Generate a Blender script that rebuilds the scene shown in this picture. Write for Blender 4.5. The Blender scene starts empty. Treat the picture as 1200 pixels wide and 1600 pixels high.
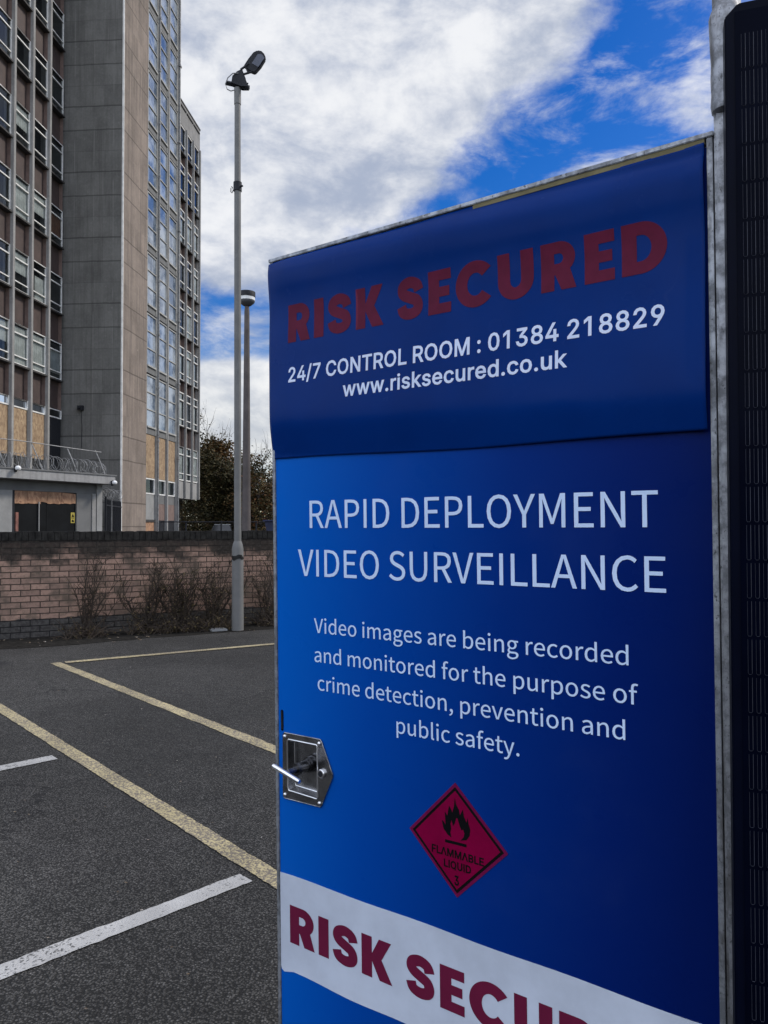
import bpy, bmesh, math, random, json
from mathutils import Vector, Matrix, noise
from mathutils.geometry import delaunay_2d_cdt
random.seed(7)
R = math.radians
C = bpy.context.scene.collection
SC = bpy.context.scene

# ------------------------------------------------------------------ camera
cam = bpy.data.cameras.new('camera')
cam_ob = bpy.data.objects.new('camera', cam)
C.objects.link(cam_ob)
cam.sensor_fit = 'VERTICAL'
cam.sensor_height = 24.0
cam.lens = 18.0
cam.clip_start = 0.05
cam.clip_end = 3000
cam_ob.location = (0, 0, 1.4)
cam_ob.rotation_euler = (R(91.0), 0, 0)
SC.camera = cam_ob

# ------------------------------------------------------------------ exposure, world, sun
SC.view_settings.view_transform = 'Standard'
SC.view_settings.look = 'None'
SC.view_settings.gamma = 1
SC.view_settings.exposure = 0.45
SC.render.engine = 'CYCLES'
SC.cycles.max_bounces = 6
SC.cycles.transparent_max_bounces = 12
SC.cycles.use_denoising = True

SUN_EL, SUN_AZ = 40.0, 70.0      # azimuth from +Y towards +X
world = bpy.data.worlds.new('World')
SC.world = world
world.use_nodes = True


class NT:
    """small helper to write node trees"""
    def __init__(s, tree):
        s.t = tree
        s.n = tree.nodes
        s.l = tree.links

    def new(s, typ, **kw):
        nd = s.n.new(typ)
        for k, v in kw.items():
            setattr(nd, k, v)
        return nd

    def put(s, sock, v):
        if hasattr(v, 'is_linked') or isinstance(v, bpy.types.NodeSocket):
            s.l.new(v, sock)
        elif v is not None:
            if sock.type == 'RGBA' and not hasattr(v, '__len__'):
                v = (v, v, v, 1)
            elif sock.type == 'RGBA' and len(v) == 3:
                v = (*v, 1)
            sock.default_value = v

    def math(s, op, a, b=None, c=None, clamp=False):
        nd = s.new('ShaderNodeMath', operation=op, use_clamp=clamp)
        s.put(nd.inputs[0], a)
        if b is not None: s.put(nd.inputs[1], b)
        if c is not None: s.put(nd.inputs[2], c)
        return nd.outputs[0]

    def vmath(s, op, a, b=None):
        nd = s.new('ShaderNodeVectorMath', operation=op)
        s.put(nd.inputs[0], a)
        if b is not None:
            if op == 'SCALE': s.put(nd.inputs[3], b)
            else: s.put(nd.inputs[1], b)
        return nd.outputs['Value'] if op in ('DOT_PRODUCT', 'LENGTH') else nd.outputs[0]

    def mix(s, fac, a, b, blend='MIX'):
        nd = s.new('ShaderNodeMix', data_type='RGBA', blend_type=blend)
        s.put(nd.inputs[0], fac)
        s.put(nd.inputs[6], a)
        s.put(nd.inputs[7], b)
        return nd.outputs[2]

    def noise(s, vec, scale=5, detail=4, rough=0.5, dist=0.0, out=0):
        nd = s.new('ShaderNodeTexNoise')
        if vec is not None: s.l.new(vec, nd.inputs['Vector'])
        nd.inputs['Scale'].default_value = scale
        nd.inputs['Detail'].default_value = detail
        nd.inputs['Roughness'].default_value = rough
        nd.inputs['Distortion'].default_value = dist
        return nd.outputs[out]

    def smooth(s, v, a, b, lo=0.0, hi=1.0):
        nd = s.new('ShaderNodeMapRange', interpolation_type='SMOOTHSTEP')
        s.put(nd.inputs[0], v)
        nd.inputs[1].default_value = a
        nd.inputs[2].default_value = b
        nd.inputs[3].default_value = lo
        nd.inputs[4].default_value = hi
        return nd.outputs[0]

    def sep(s, vec):
        nd = s.new('ShaderNodeSeparateXYZ')
        s.l.new(vec, nd.inputs[0])
        return nd.outputs

    def comb(s, x, y, z):
        nd = s.new('ShaderNodeCombineXYZ')
        for i, v in enumerate((x, y, z)): s.put(nd.inputs[i], v)
        return nd.outputs[0]

    def scale(s, vec, x, y, z):
        return s.vmath('MULTIPLY', vec, (x, y, z))


def build_sky():
    T = NT(world.node_tree)
    T.n.clear()
    out = T.new('ShaderNodeOutputWorld')
    bg = T.new('ShaderNodeBackground')
    bg.inputs[1].default_value = 0.1
    T.l.new(bg.outputs[0], out.inputs[0])
    sky = T.new('ShaderNodeTexSky', sky_type='NISHITA')
    sky.sun_disc = False
    sky.sun_elevation = R(SUN_EL)
    sky.sun_rotation = R(SUN_AZ)
    sky.air_density = 1.0
    sky.dust_density = 0.4
    sky.ozone_density = 2.5
    hs = T.new('ShaderNodeHueSaturation')
    hs.inputs['Hue'].default_value = 0.518
    hs.inputs['Saturation'].default_value = 1.5
    hs.inputs['Value'].default_value = 0.90
    T.l.new(sky.outputs[0], hs.inputs['Color'])
    tc = T.new('ShaderNodeTexCoord')
    d = T.vmath('NORMALIZE', tc.outputs['Generated'])
    x, y, z = T.sep(d)
    den = T.math('ADD', T.math('MAXIMUM', z, 0.0), 0.30)
    p = T.comb(x, y, T.math('MULTIPLY', z, 1.75))
    p = T.vmath('ADD', p, (3.1, 1.7, 0.4))
    n1 = T.noise(p, 5.5, 10, 0.60, 0.25)
    n2 = T.noise(p, 15.0, 8, 0.62, 0.2)
    # broad clear and cloudy regions of this sky, as directions on the sphere
    blobs = [
        # az deg (right +), el deg, r_out, r_in, weight
        (9.0, 23.0, 8.0, 1.0, -0.24), (14.0, 26.0, 8, 1.0, -0.24), (20.0, 28.0, 9, 2, -0.20), (24, 33, 7, 2, -0.12),
        (3.0, 20.0, 5.0, 0.5, -0.18), (20.0, 23.0, 7.0, 1.0, -0.14), (13, 38, 6, 1, -0.12), (22, 38, 5, 1, -0.10),
        (-12.5, 14.3, 3.6, 0.5, -0.30), (-9.0, 14.8, 3.6, 0.5, -0.30), (-16.5, 13.5, 3.0, 0.5, -0.2),
        (4.0, 31.0, 12.0, 3.0, 0.20), (-8.0, 28.0, 14.0, 3.0, 0.26), (10.0, 33.0, 6.0, 2.0, 0.16),
        (-9.0, 20.5, 6.0, 1.0, 0.22), (-11.0, 9.0, 5.5, 1.0, 0.30), (-14, 36, 14, 4, 0.24), (25, 38, 5, 1, 0.22), (23.5, 35, 3.0, 0.5, 0.16), (25.5, 30.5, 2.5, 0.5, 0.14),
    ]
    tot = None
    for az, el, ro, ri, w in blobs:
        v = (math.sin(R(az)) * math.cos(R(el)), math.cos(R(az)) * math.cos(R(el)), math.sin(R(el)))
        dt = T.vmath('DOT_PRODUCT', d, v)
        b = T.smooth(dt, math.cos(R(ro)), math.cos(R(ri)), 0.0, w)
        tot = b if tot is None else T.math('ADD', tot, b)
    f = T.math('ADD', T.math('ADD', T.math('MULTIPLY', n1, 0.95), T.math('MULTIPLY', n2, 0.55)), tot)
    mask = T.smooth(f, 0.52, 0.92)
    # cloud tone: sunlit white against grey-blue bellies
    n3 = T.noise(T.vmath('ADD', p, (9.0, 4.0, 2.0)), 6.0, 8, 0.60, 0.3)
    n3b = T.noise(T.vmath('ADD', p, (1.0, 7.0, 5.0)), 16.0, 7, 0.62, 0.2)
    tone = T.smooth(T.math('ADD', T.math('MULTIPLY', n3, 0.70), T.math('MULTIPLY', n3b, 0.34)), 0.40, 0.66)
    ccol = T.mix(tone, (2.95, 3.45, 4.9), (6.5, 6.7, 7.6))
    low = T.smooth(z, 0.02, 0.30)
    ccol = T.mix(low, T.mix(tone, (4.6, 4.9, 5.6), (7.4, 7.5, 7.8)), ccol)
    # thin torn wisps drifting over the clear parts
    n4 = T.noise(T.vmath('ADD', T.scale(p, 1.0, 1.0, 1.5), (5.0, 2.0, 1.0)), 7.5, 9, 0.64, 0.3)
    wisp = T.smooth(n4, 0.43, 0.72, 0.0, 0.85)
    mask = T.math('MAXIMUM', mask, wisp)
    # unseen clouds behind the camera, brightened to throw light on the cabinet face
    back_boost = T.smooth(T.vmath('DOT_PRODUCT', d, (-0.50, -0.75, 0.43)), -0.15, 0.75, 1.0, 3.1)
    ccol = T.mix(1.0, ccol, T.comb(back_boost, T.math('MULTIPLY', back_boost, 0.985), T.math('MULTIPLY', back_boost, 0.90)), 'MULTIPLY')
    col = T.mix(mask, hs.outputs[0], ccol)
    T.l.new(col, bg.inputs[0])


build_sky()

sun = bpy.data.lights.new('sun', 'SUN')
sun.energy = 1.9
sun.angle = R(10)
sun.color = (1.0, 0.93, 0.84)
sun_ob = bpy.data.objects.new('sun', sun)
C.objects.link(sun_ob)
sd = Vector((math.sin(R(SUN_AZ)) * math.cos(R(SUN_EL)), math.cos(R(SUN_AZ)) * math.cos(R(SUN_EL)), math.sin(R(SUN_EL))))
sun_ob.rotation_euler = sd.to_track_quat('Z', 'Y').to_euler()
sun_ob.location = (20, 10, 60)


# ------------------------------------------------------------------ materials
def material(name):
    m = bpy.data.materials.new(name)
    m.use_nodes = True
    T = NT(m.node_tree)
    b = T.n['Principled BSDF']
    return m, T, b


def obco(T):
    return T.new('ShaderNodeTexCoord').outputs['Object']


def bump(T, b, h, strength=0.3, dist=0.01):
    nd = T.new('ShaderNodeBump')
    nd.inputs['Strength'].default_value = strength
    nd.inputs['Distance'].default_value = dist
    T.l.new(h, nd.inputs['Height'])
    T.l.new(nd.outputs[0], b.inputs['Normal'])


def plain(name, col, rough=0.6, metal=0.0, var=0.15, scale=6.0, spec=0.5, bmp=0.0):
    m, T, b = material(name)
    co = obco(T)
    n = T.noise(co, scale, 5, 0.6)
    k = T.smooth(n, 0.3, 0.7, 1 - var, 1 + var)
    c = T.mix(1.0, col, T.comb(k, k, k), 'MULTIPLY')
    T.l.new(c, b.inputs['Base Color'])
    b.inputs['Roughness'].default_value = rough
    b.inputs['Metallic'].default_value = metal
    b.inputs['Specular IOR Level'].default_value = spec
    if bmp: bump(T, b, T.noise(co, scale * 6, 4, 0.6), bmp, 0.005)
    return m


def mat_asphalt():
    m, T, b = material('asphalt')
    co = obco(T)
    vo = T.new('ShaderNodeTexVoronoi')
    T.l.new(co, vo.inputs['Vector'])
    vo.inputs['Scale'].default_value = 125
    big = T.noise(co, 0.9, 5, 0.6)
    mid = T.noise(co, 9.0, 4, 0.6)
    fine = T.noise(co, 60, 3, 0.7)
    rnd = T.sep(vo.outputs['Color'])[0]
    base = T.mix(T.smooth(big, 0.3, 0.7), (0.055, 0.0532, 0.0495), (0.083, 0.080, 0.0745))
    base = T.mix(T.smooth(mid, 0.35, 0.7, 0, 0.5), base, (0.036, 0.035, 0.033))
    stone = T.math('MULTIPLY', T.math('POWER', rnd, 3.5), T.smooth(T.noise(co, 25, 3, 0.6), 0.35, 0.65, 0.55, 1.0))
    gr = T.smooth(T.noise(co, 150, 2, 0.6), 0.35, 0.65, 0.70, 1.32)
    base = T.mix(1.0, base, T.comb(gr, gr, gr), 'MULTIPLY')
    base = T.mix(T.math('MULTIPLY', stone, 0.68), base, (0.22, 0.213, 0.20))
    gap = T.smooth(vo.outputs['Distance'], 0.30, 0.62)
    base = T.mix(T.math('MULTIPLY', gap, 0.85), base, (0.010, 0.0098, 0.0092))
    patch = T.smooth(T.noise(co, 0.38, 4, 0.55), 0.42, 0.62, 0.76, 1.10)
    base = T.mix(1.0, base, T.comb(patch, patch, patch), 'MULTIPLY')
    ck = T.new('ShaderNodeTexVoronoi', feature='DISTANCE_TO_EDGE')
    T.l.new(T.vmath('ADD', co, T.vmath('SCALE', T.noise(co, 2.4, 5, 0.7, out=1), 0.55)), ck.inputs['Vector'])
    ck.inputs['Scale'].default_value = 0.55
    crack = T.math('MULTIPLY', T.smooth(ck.outputs['Distance'], 0.002, 0.008, 1, 0), T.smooth(T.noise(co, 0.6, 3), 0.50, 0.58, 0, 0.75))
    base = T.mix(crack, base, (0.010, 0.010, 0.010))
    oil = T.smooth(T.noise(co, 1.1, 4, 0.5), 0.66, 0.74, 0, 0.6)
    base = T.mix(oil, base, (0.018, 0.018, 0.019))
    T.l.new(base, b.inputs['Base Color'])
    b.inputs['Roughness'].default_value = 0.8
    b.inputs['Specular IOR Level'].default_value = 0.2
    h = T.math('SUBTRACT', T.math('MULTIPLY', fine, 0.5), T.math('MULTIPLY', vo.outputs['Distance'], 0.9))
    bump(T, b, h, 0.9, 0.007)
    return m


def mat_paint_line(name, col, under=(0.06, 0.058, 0.054), wear=0.5, patch=0.55, soft=0.18):
    m, T, b = material(name)
    co = obco(T)
    vo = T.new('ShaderNodeTexVoronoi')
    T.l.new(co, vo.inputs['Vector'])
    vo.inputs['Scale'].default_value = 120
    n = T.noise(co, 95, 3, 0.7)
    n2 = T.noise(co, 5, 4, 0.6)
    w = T.math('ADD', T.math('MULTIPLY', T.sep(vo.outputs['Color'])[0], 0.5), T.math('MULTIPLY', n, 0.6))
    n2 = T.math('ADD', T.math('MULTIPLY', n2, 0.6), T.math('MULTIPLY', T.noise(co, 1.6, 3, 0.5), 0.4))
    w = T.math('ADD', w, T.math('MULTIPLY', T.smooth(n2, 0.3, 0.7), patch))
    f = T.smooth(w, 0.90 + patch * 0.5 - wear * 0.7, 0.90 + patch * 0.5 + soft - wear * 0.7)
    c = T.mix(f, col, under)
    stain = T.smooth(T.noise(co, 2.2, 5, 0.65), 0.35, 0.7, 0.75, 1.05)
    c = T.mix(1.0, c, T.comb(stain, stain, stain), 'MULTIPLY')
    T.l.new(c, b.inputs['Base Color'])
    b.inputs['Roughness'].default_value = 0.75
    bump(T, b, T.math('SUBTRACT', n, vo.outputs['Distance']), 0.6, 0.004)
    return m


def mat_brick():
    m, T, b = material('painted_brick')
    co = obco(T)
    x, y, z = T.sep(co)
    v = T.comb(x, z, 0.0)
    wob = T.noise(v, 14, 3, 0.5, out=1)
    v2 = T.vmath('ADD', v, T.vmath('SCALE', T.vmath('SUBTRACT', wob, (0.5, 0.5, 0.5)), 0.010))
    br = T.new('ShaderNodeTexBrick')
    T.l.new(v2, br.inputs['Vector'])
    br.offset = 0.5
    br.inputs['Scale'].default_value = 1.0
    br.inputs['Brick Width'].default_value = 0.222
    br.inputs['Row Height'].default_value = 0.0745
    br.inputs['Mortar Size'].default_value = 0.0065
    br.inputs['Mortar Smooth'].default_value = 0.15
    br.inputs['Bias'].default_value = 0.0
    br.inputs['Color1'].default_value = (0.425, 0.275, 0.205, 1)
    br.inputs['Color2'].default_value = (0.265, 0.175, 0.135, 1)
    br.inputs['Mortar'].default_value = (0.040, 0.031, 0.026, 1)
    n = T.noise(v, 3.0, 6, 0.65)
    n2 = T.noise(v, 22, 5, 0.65)
    c = br.outputs[0]
    c = T.mix(T.smooth(n2, 0.45, 0.72, 0, 0.6), c, (0.115, 0.078, 0.064))
    c = T.mix(T.smooth(n, 0.42, 0.66, 0, 0.85), c, (0.105, 0.084, 0.064))
    c = T.mix(T.smooth(T.noise(v, 45, 3, 0.6), 0.62, 0.75, 0, 0.6), c, (0.30, 0.27, 0.23))
    # black soot and moss at the head, flaked by the brick courses; tar paint along the foot
    rowv = T.new('ShaderNodeTexBrick')
    T.l.new(v2, rowv.inputs['Vector'])
    rowv.offset = 0.5
    for k, val in (('Scale', 1.0), ('Brick Width', 0.222), ('Row Height', 0.0745), ('Mortar Size', 0.0)):
        rowv.inputs[k].default_value = val
    rowv.inputs['Color1'].default_value = (0, 0, 0, 1)
    rowv.inputs['Color2'].default_value = (1, 1, 1, 1)
    r = T.sep(rowv.outputs[0])[0]
    hz = T.math('ADD', z, T.math('ADD', T.math('MULTIPLY', T.math('SUBTRACT', n, 0.5), 0.55), T.math('MULTIPLY', T.math('SUBTRACT', r, 0.5), 0.10)))
    top = T.smooth(hz, 0.88, 1.08)
    c = T.mix(T.math('MULTIPLY', top, 0.93), c, T.mix(T.smooth(n2, 0.4, 0.7), (0.018, 0.016, 0.014), (0.050, 0.044, 0.036)))
    foot = T.smooth(T.math('ADD', z, T.math('MULTIPLY', T.math('SUBTRACT', T.noise(v, 5.0, 4, 0.6), 0.5), 0.12)), 0.225, 0.24)
    tar = T.mix(br.outputs['Fac'], T.mix(T.smooth(n2, 0.35, 0.65), (0.045, 0.042, 0.039), (0.088, 0.083, 0.077)), (0.016, 0.016, 0.016))
    c = T.mix(foot, tar, c)
    T.l.new(c, b.inputs['Base Color'])
    b.inputs['Roughness'].default_value = 0.85
    b.inputs['Specular IOR Level'].default_value = 0.2
    h = T.math('SUBTRACT', T.math('MULTIPLY', n2, 0.25), T.math('MULTIPLY', br.outputs['Fac'], 1.0))
    bump(T, b, h, 0.8, 0.012)
    return m


def mat_concrete(name, col, joints=None, vpitch=None, stain=0.35, vaxis=0, rough=0.85, dark=(0.07, 0.066, 0.06)):
    """cast concrete with form joints every storey and rain streaks"""
    m, T, b = material(name)
    co = obco(T)
    x, y, z = T.sep(co)
    h = (x, y)[vaxis]
    n = T.noise(co, 0.9, 6, 0.62)
    n2 = T.noise(co, 9.0, 5, 0.6)
    st = T.noise(T.scale(co, 3.2, 3.2, 0.12), 2.0, 5, 0.65)
    c = T.mix(T.smooth(n, 0.3, 0.7), col, tuple(v * 0.74 for v in col))
    c = T.mix(T.smooth(n2, 0.4, 0.75, 0, 0.3), c, tuple(min(1, v * 1.35) for v in col))
    c = T.mix(T.smooth(st, 0.46, 0.72, 0, stain), c, dark)
    if joints:
        wn = T.new('ShaderNodeTexWhiteNoise', noise_dimensions='3D')
        T.l.new(T.comb(T.math('FLOOR', T.math('DIVIDE', h, vpitch or 1.0)), T.math('FLOOR', T.math('DIVIDE', T.math('SUBTRACT', z, 0.25), 1.117)), 3.0), wn.inputs[0])
        k = T.math('ADD', T.math('MULTIPLY', wn.outputs[0], 0.22), 0.89)
        c = T.mix(1.0, c, T.comb(k, k, k), 'MULTIPLY')
        lk = T.noise(T.scale(co, 5.0, 5.0, 0.22), 1.6, 5, 0.65)
        c = T.mix(T.smooth(lk, 0.52, 0.78, 0, 0.45), c, dark)
        c = T.mix(T.smooth(T.noise(co, 2.6, 6, 0.7), 0.60, 0.78, 0, 0.45), c, tuple(min(1, v * 1.7) for v in col))
    ln = None
    if joints:
        zw = T.math('ADD', z, T.math('MULTIPLY', T.math('SUBTRACT', T.noise(co, 1.5, 3, 0.5), 0.5), 0.06))
        for off, wd, a in joints:
            fr = T.math('FRACT', T.math('DIVIDE', T.math('SUBTRACT', zw, off), 3.35))
            dd = T.math('MULTIPLY', T.math('ABSOLUTE', T.math('SUBTRACT', fr, 0.5)), 3.35)
            l = T.smooth(dd, wd * 0.5, wd, a, 0.0)
            ln = l if ln is None else T.math('MAXIMUM', ln, l)
    if vpitch:
        fr = T.math('FRACT', T.math('DIVIDE', h, vpitch))
        dd = T.math('MULTIPLY', T.math('ABSOLUTE', T.math('SUBTRACT', fr, 0.5)), vpitch)
        l = T.math('MULTIPLY', T.smooth(dd, 0.015, 0.045, 0.40, 0.0), T.smooth(T.noise(co, 0.6, 2), 0.4, 0.6))
        c = T.mix(l, c, tuple(min(1, v * 1.5) for v in col))
    if ln is not None:
        c = T.mix(ln, c, tuple(v * 0.25 for v in col))
        bump(T, b, T.math('SUBTRACT', T.math('MULTIPLY', n2, 0.2), ln), 0.5, 0.02)
    T.l.new(c, b.inputs['Base Color'])
    b.inputs['Roughness'].default_value = rough
    b.inputs['Specular IOR Level'].default_value = 0.25
    return m


def mat_osb(name, a=(0.24, 0.158, 0.092), c2=(0.43, 0.31, 0.185)):
    m, T, b = material(name)
    co = obco(T)
    vo = T.new('ShaderNodeTexVoronoi')
    T.l.new(T.vmath('ADD', T.scale(co, 1, 1, 0.55), T.vmath('SCALE', T.noise(co, 6, 2, out=1), 0.15)), vo.inputs['Vector'])
    vo.inputs['Scale'].default_value = 12
    r = T.sep(vo.outputs['Color'])[0]
    n = T.noise(co, 1.3, 5, 0.6)
    c = T.mix(r, a, c2)
    c = T.mix(T.smooth(n, 0.45, 0.75, 0, 0.5), c, (0.20, 0.125, 0.07))
    c = T.mix(T.smooth(T.noise(T.scale(co, 2, 2, .5), 3.0, 5, 0.65), 0.52, 0.75, 0, 0.6), c, (0.16, 0.10, 0.06))
    T.l.new(c, b.inputs['Base Color'])
    b.inputs['Roughness'].default_value = 0.8
    return m


def mat_glass():
    m, T, b = material('window_glass')
    T.n.remove(b)
    out = T.n['Material Output']
    tr = T.new('ShaderNodeBsdfTransparent')
    tr.inputs[0].default_value = (0.72, 0.76, 0.76, 1)
    gl = T.new('ShaderNodeBsdfGlossy')
    gl.inputs['Roughness'].default_value = 0.03
    gl.inputs['Color'].default_value = (0.85, 0.92, 1.0, 1)
    fr = T.new('ShaderNodeFresnel')
    fr.inputs[0].default_value = 1.28
    co = obco(T)
    bp = T.new('ShaderNodeBump')
    bp.inputs['Strength'].default_value = 0.05
    bp.inputs['Distance'].default_value = 0.02
    T.l.new(T.noise(co, 1.4, 2), bp.inputs['Height'])
    T.l.new(bp.outputs[0], gl.inputs['Normal'])
    mx = T.new('ShaderNodeMixShader')
    T.l.new(T.math('ADD', T.math('MULTIPLY', fr.outputs[0], 0.9), 0.03), mx.inputs[0])
    T.l.new(tr.outputs[0], mx.inputs[1])
    T.l.new(gl.outputs[0], mx.inputs[2])
    T.l.new(mx.outputs[0], out.inputs[0])
    return m


def mat_galv(name, col=(0.42, 0.43, 0.44), rough=0.42):
    m, T, b = material(name)
    co = obco(T)
    vo = T.new('ShaderNodeTexVoronoi')
    T.l.new(T.scale(co, 1, 1, 0.6), vo.inputs['Vector'])
    vo.inputs['Scale'].default_value = 90
    n = T.noise(co, 40, 5, 0.7)
    n2 = T.noise(T.scale(co, 1, 1, 0.25), 30, 4, 0.6)
    c = T.mix(T.smooth(n, 0.38, 0.62), col, tuple(v * 0.5 for v in col))
    c = T.mix(T.smooth(n2, 0.52, 0.66, 0, 0.8), c, (0.13, 0.125, 0.12))
    pit = T.noise(T.scale(co, 1, 1, 0.6), 170, 3, 0.7)
    c = T.mix(T.smooth(pit, 0.60, 0.68, 0, 0.8), c, (0.05, 0.05, 0.05))
    T.l.new(c, b.inputs['Base Color'])
    b.inputs['Metallic'].default_value = 0.55
    T.l.new(T.smooth(n, 0.3, 0.7, rough, rough + 0.25), b.inputs['Roughness'])
    bump(T, b, T.math('ADD', n, T.math('MULTIPLY', vo.outputs['Distance'], 0.4)), 0.35, 0.003)
    return m


def mat_door():
    """cabinet door graphic: a print that runs from bright to navy blue across the panel"""
    m, T, b = material('blue_print')
    co = obco(T)
    x, y, z = T.sep(co)
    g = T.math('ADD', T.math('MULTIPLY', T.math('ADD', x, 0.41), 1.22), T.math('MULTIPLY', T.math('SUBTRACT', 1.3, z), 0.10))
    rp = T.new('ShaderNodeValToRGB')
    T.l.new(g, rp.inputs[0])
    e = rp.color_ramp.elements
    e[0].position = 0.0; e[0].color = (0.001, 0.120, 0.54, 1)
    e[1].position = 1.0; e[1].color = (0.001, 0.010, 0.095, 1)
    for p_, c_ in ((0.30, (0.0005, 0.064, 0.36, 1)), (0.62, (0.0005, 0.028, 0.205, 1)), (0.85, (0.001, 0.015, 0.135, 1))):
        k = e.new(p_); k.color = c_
    n = T.noise(co, 60, 3, 0.6)
    c = T.mix(T.smooth(T.noise(co, 4, 5, 0.65), 0.5, 0.8, 0, 0.018), rp.outputs[0], (0.22, 0.30, 0.40))
    T.l.new(c, b.inputs['Base Color'])
    T.l.new(T.smooth(T.noise(co, 9, 5, 0.6), 0.3, 0.7, 0.26, 0.42), b.inputs['Roughness'])
    b.inputs['Specular IOR Level'].default_value = 0.06
    bump(T, b, n, 0.03, 0.001)
    return m


def mat_vinyl():
    m, T, b = material('navy_vinyl')
    co = obco(T)
    n = T.noise(co, 5, 4, 0.6)
    c = T.mix(T.smooth(n, 0.3, 0.7), (0.0002, 0.023, 0.148), (0.0003, 0.028, 0.175))
    sc = T.new('ShaderNodeTexVoronoi', feature='DISTANCE_TO_EDGE')
    T.l.new(T.vmath('ADD', T.scale(co, 1.0, 1.0, 0.25), T.vmath('SCALE', T.noise(co, 3, 3, out=1), 0.3)), sc.inputs['Vector'])
    sc.inputs['Scale'].default_value = 5
    scr = T.math('MULTIPLY', T.smooth(sc.outputs['Distance'], 0.0, 0.0035, 1, 0), T.smooth(T.noise(co, 7, 2), 0.62, 0.72, 0, 0.05))
    c = T.mix(scr, c, (0.25, 0.3, 0.42))
    T.l.new(c, b.inputs['Base Color'])
    T.l.new(T.smooth(T.noise(co, 12, 4, 0.6), 0.3, 0.7, 0.20, 0.28), b.inputs['Roughness'])
    b.inputs['Specular IOR Level'].default_value = 0.065
    return m


def mat_leaf(name, cols, scale=0.5):
    m, T, b = material(name)
    co = obco(T)
    n = T.noise(co, scale, 3, 0.6)
    n2 = T.noise(co, scale * 7, 2, 0.6)
    c = T.mix(T.smooth(n, 0.42, 0.6), cols[0], cols[1])
    c = T.mix(T.smooth(n2, 0.5, 0.68), c, cols[2])
    T.l.new(c, b.inputs['Base Color'])
    b.inputs['Roughness'].default_value = 0.7
    b.inputs['Specular IOR Level'].default_value = 0.2
    return m


def mat_sky_glass():
    m, T, b = material('sky_toned_glass')
    co = obco(T)
    co = T.new('ShaderNodeNewGeometry').outputs['Position']
    n = T.noise(co, 0.8, 4, 0.65)
    c = T.mix(T.smooth(n, 0.38, 0.62), (0.06, 0.095, 0.15), (0.36, 0.41, 0.46))  # daylight and sky seen in the stair panes, painted as pale blue tones
    c = T.mix(T.smooth(T.noise(co, 3.0, 4, 0.7), 0.55, 0.8, 0, 0.5), c, (0.10, 0.10, 0.10))
    T.l.new(c, b.inputs['Base Color'])
    b.inputs['Roughness'].default_value = 0.06
    b.inputs['IOR'].default_value = 2.0
    b.inputs['Specular IOR Level'].default_value = 0.8
    return m


M = {}
M['sky_glass'] = mat_sky_glass()
M['asphalt'] = mat_asphalt()
M['yellow'] = mat_paint_line('worn_yellow_paint', (0.47, 0.395, 0.215), under=(0.165, 0.140, 0.108), wear=0.76, patch=0.26, soft=0.36)
M['white_line'] = mat_paint_line('white_line_paint', (0.42, 0.415, 0.40), under=(0.10, 0.098, 0.094), wear=0.27, patch=0.24, soft=0.14)
M['dirt'] = plain('dirt', (0.017, 0.0158, 0.0138), 0.95, var=0.5, scale=14, spec=0.1, bmp=0.9)
M['earth'] = plain('rough_ground', (0.05, 0.052, 0.036), 0.95, var=0.4, scale=1.2, spec=0.1)
M['brick'] = mat_brick()
M['coping'] = plain('sooty_coping', (0.022, 0.021, 0.019), 0.9, var=0.5, scale=12, spec=0.2, bmp=0.5)
J = [(2.54 + 1.675, 0.045, 0.6), (1.33 + 1.675, 0.045, 0.55), (0.25 + 1.675, 0.03, 0.2)]
M['dark_concrete'] = mat_concrete('grey_concrete', (0.172, 0.169, 0.157), J, 1.02, 0.35, 1)
M['tan_concrete'] = mat_concrete('tan_concrete', (0.270, 0.222, 0.185), J[:2], 0.62, 0.45, 0)
M['fin'] = mat_concrete('fin_concrete', (0.34, 0.335, 0.32), None, None, 0.35, 0)
M['parapet'] = mat_concrete('parapet_concrete', (0.30, 0.295, 0.285), None, None, 0.3, 0)
M['fascia'] = mat_concrete('fascia_concrete', (0.36, 0.355, 0.345), None, None, 0.45, 0)
M['spandrel'] = plain('brown_panel', (0.066, 0.044, 0.038), 0.7, var=0.2, scale=2.0)
M['reveal'] = plain('brown_reveal', (0.185, 0.128, 0.108), 0.75, var=0.18, scale=3.0)  # spandrel brown made paler: the light on the side reveals is painted in
M['white_frame'] = plain('white_frame', (0.74, 0.73, 0.69), 0.55, var=0.15, scale=3.0)
M['grey_frame'] = plain('grey_frame', (0.36, 0.355, 0.33), 0.6, var=0.25, scale=1.5)
M['sill'] = plain('dark_sill', (0.045, 0.042, 0.040), 0.8, var=0.3, scale=5)
M['glass'] = mat_glass()
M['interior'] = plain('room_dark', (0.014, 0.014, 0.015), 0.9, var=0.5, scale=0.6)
M['blind'] = plain('pale_blind', (0.55, 0.55, 0.53), 0.85, var=0.2, scale=2.5)
M['board_red'] = mat_osb('red_board', (0.22, 0.09, 0.05), (0.34, 0.16, 0.09))
M['osb'] = mat_osb('strand_board')
M['osb_orange'] = mat_osb('orange_strand_board', (0.26, 0.135, 0.08), (0.50, 0.29, 0.17))
M['grey_panel'] = plain('grey_panel', (0.145, 0.146, 0.142), 0.7, var=0.12, scale=1.5)
M['pale_panel'] = plain('pale_panel', (0.27, 0.27, 0.26), 0.7, var=0.12, scale=2)
M['black_board'] = plain('black_hoarding', (0.008, 0.009, 0.010), 0.7, var=0.3, scale=2, spec=0.12)
M['steel_dark'] = plain('dark_steel', (0.022, 0.023, 0.027), 0.6, 0.0, var=0.25, scale=8, spec=0.2)
M['wire'] = plain('galvanised_wire', (0.26, 0.26, 0.255), 0.6, 0.2, var=0.3, scale=8)
M['rust_post'] = plain('rusty_post', (0.23, 0.10, 0.075), 0.8, var=0.3, scale=8)
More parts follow.
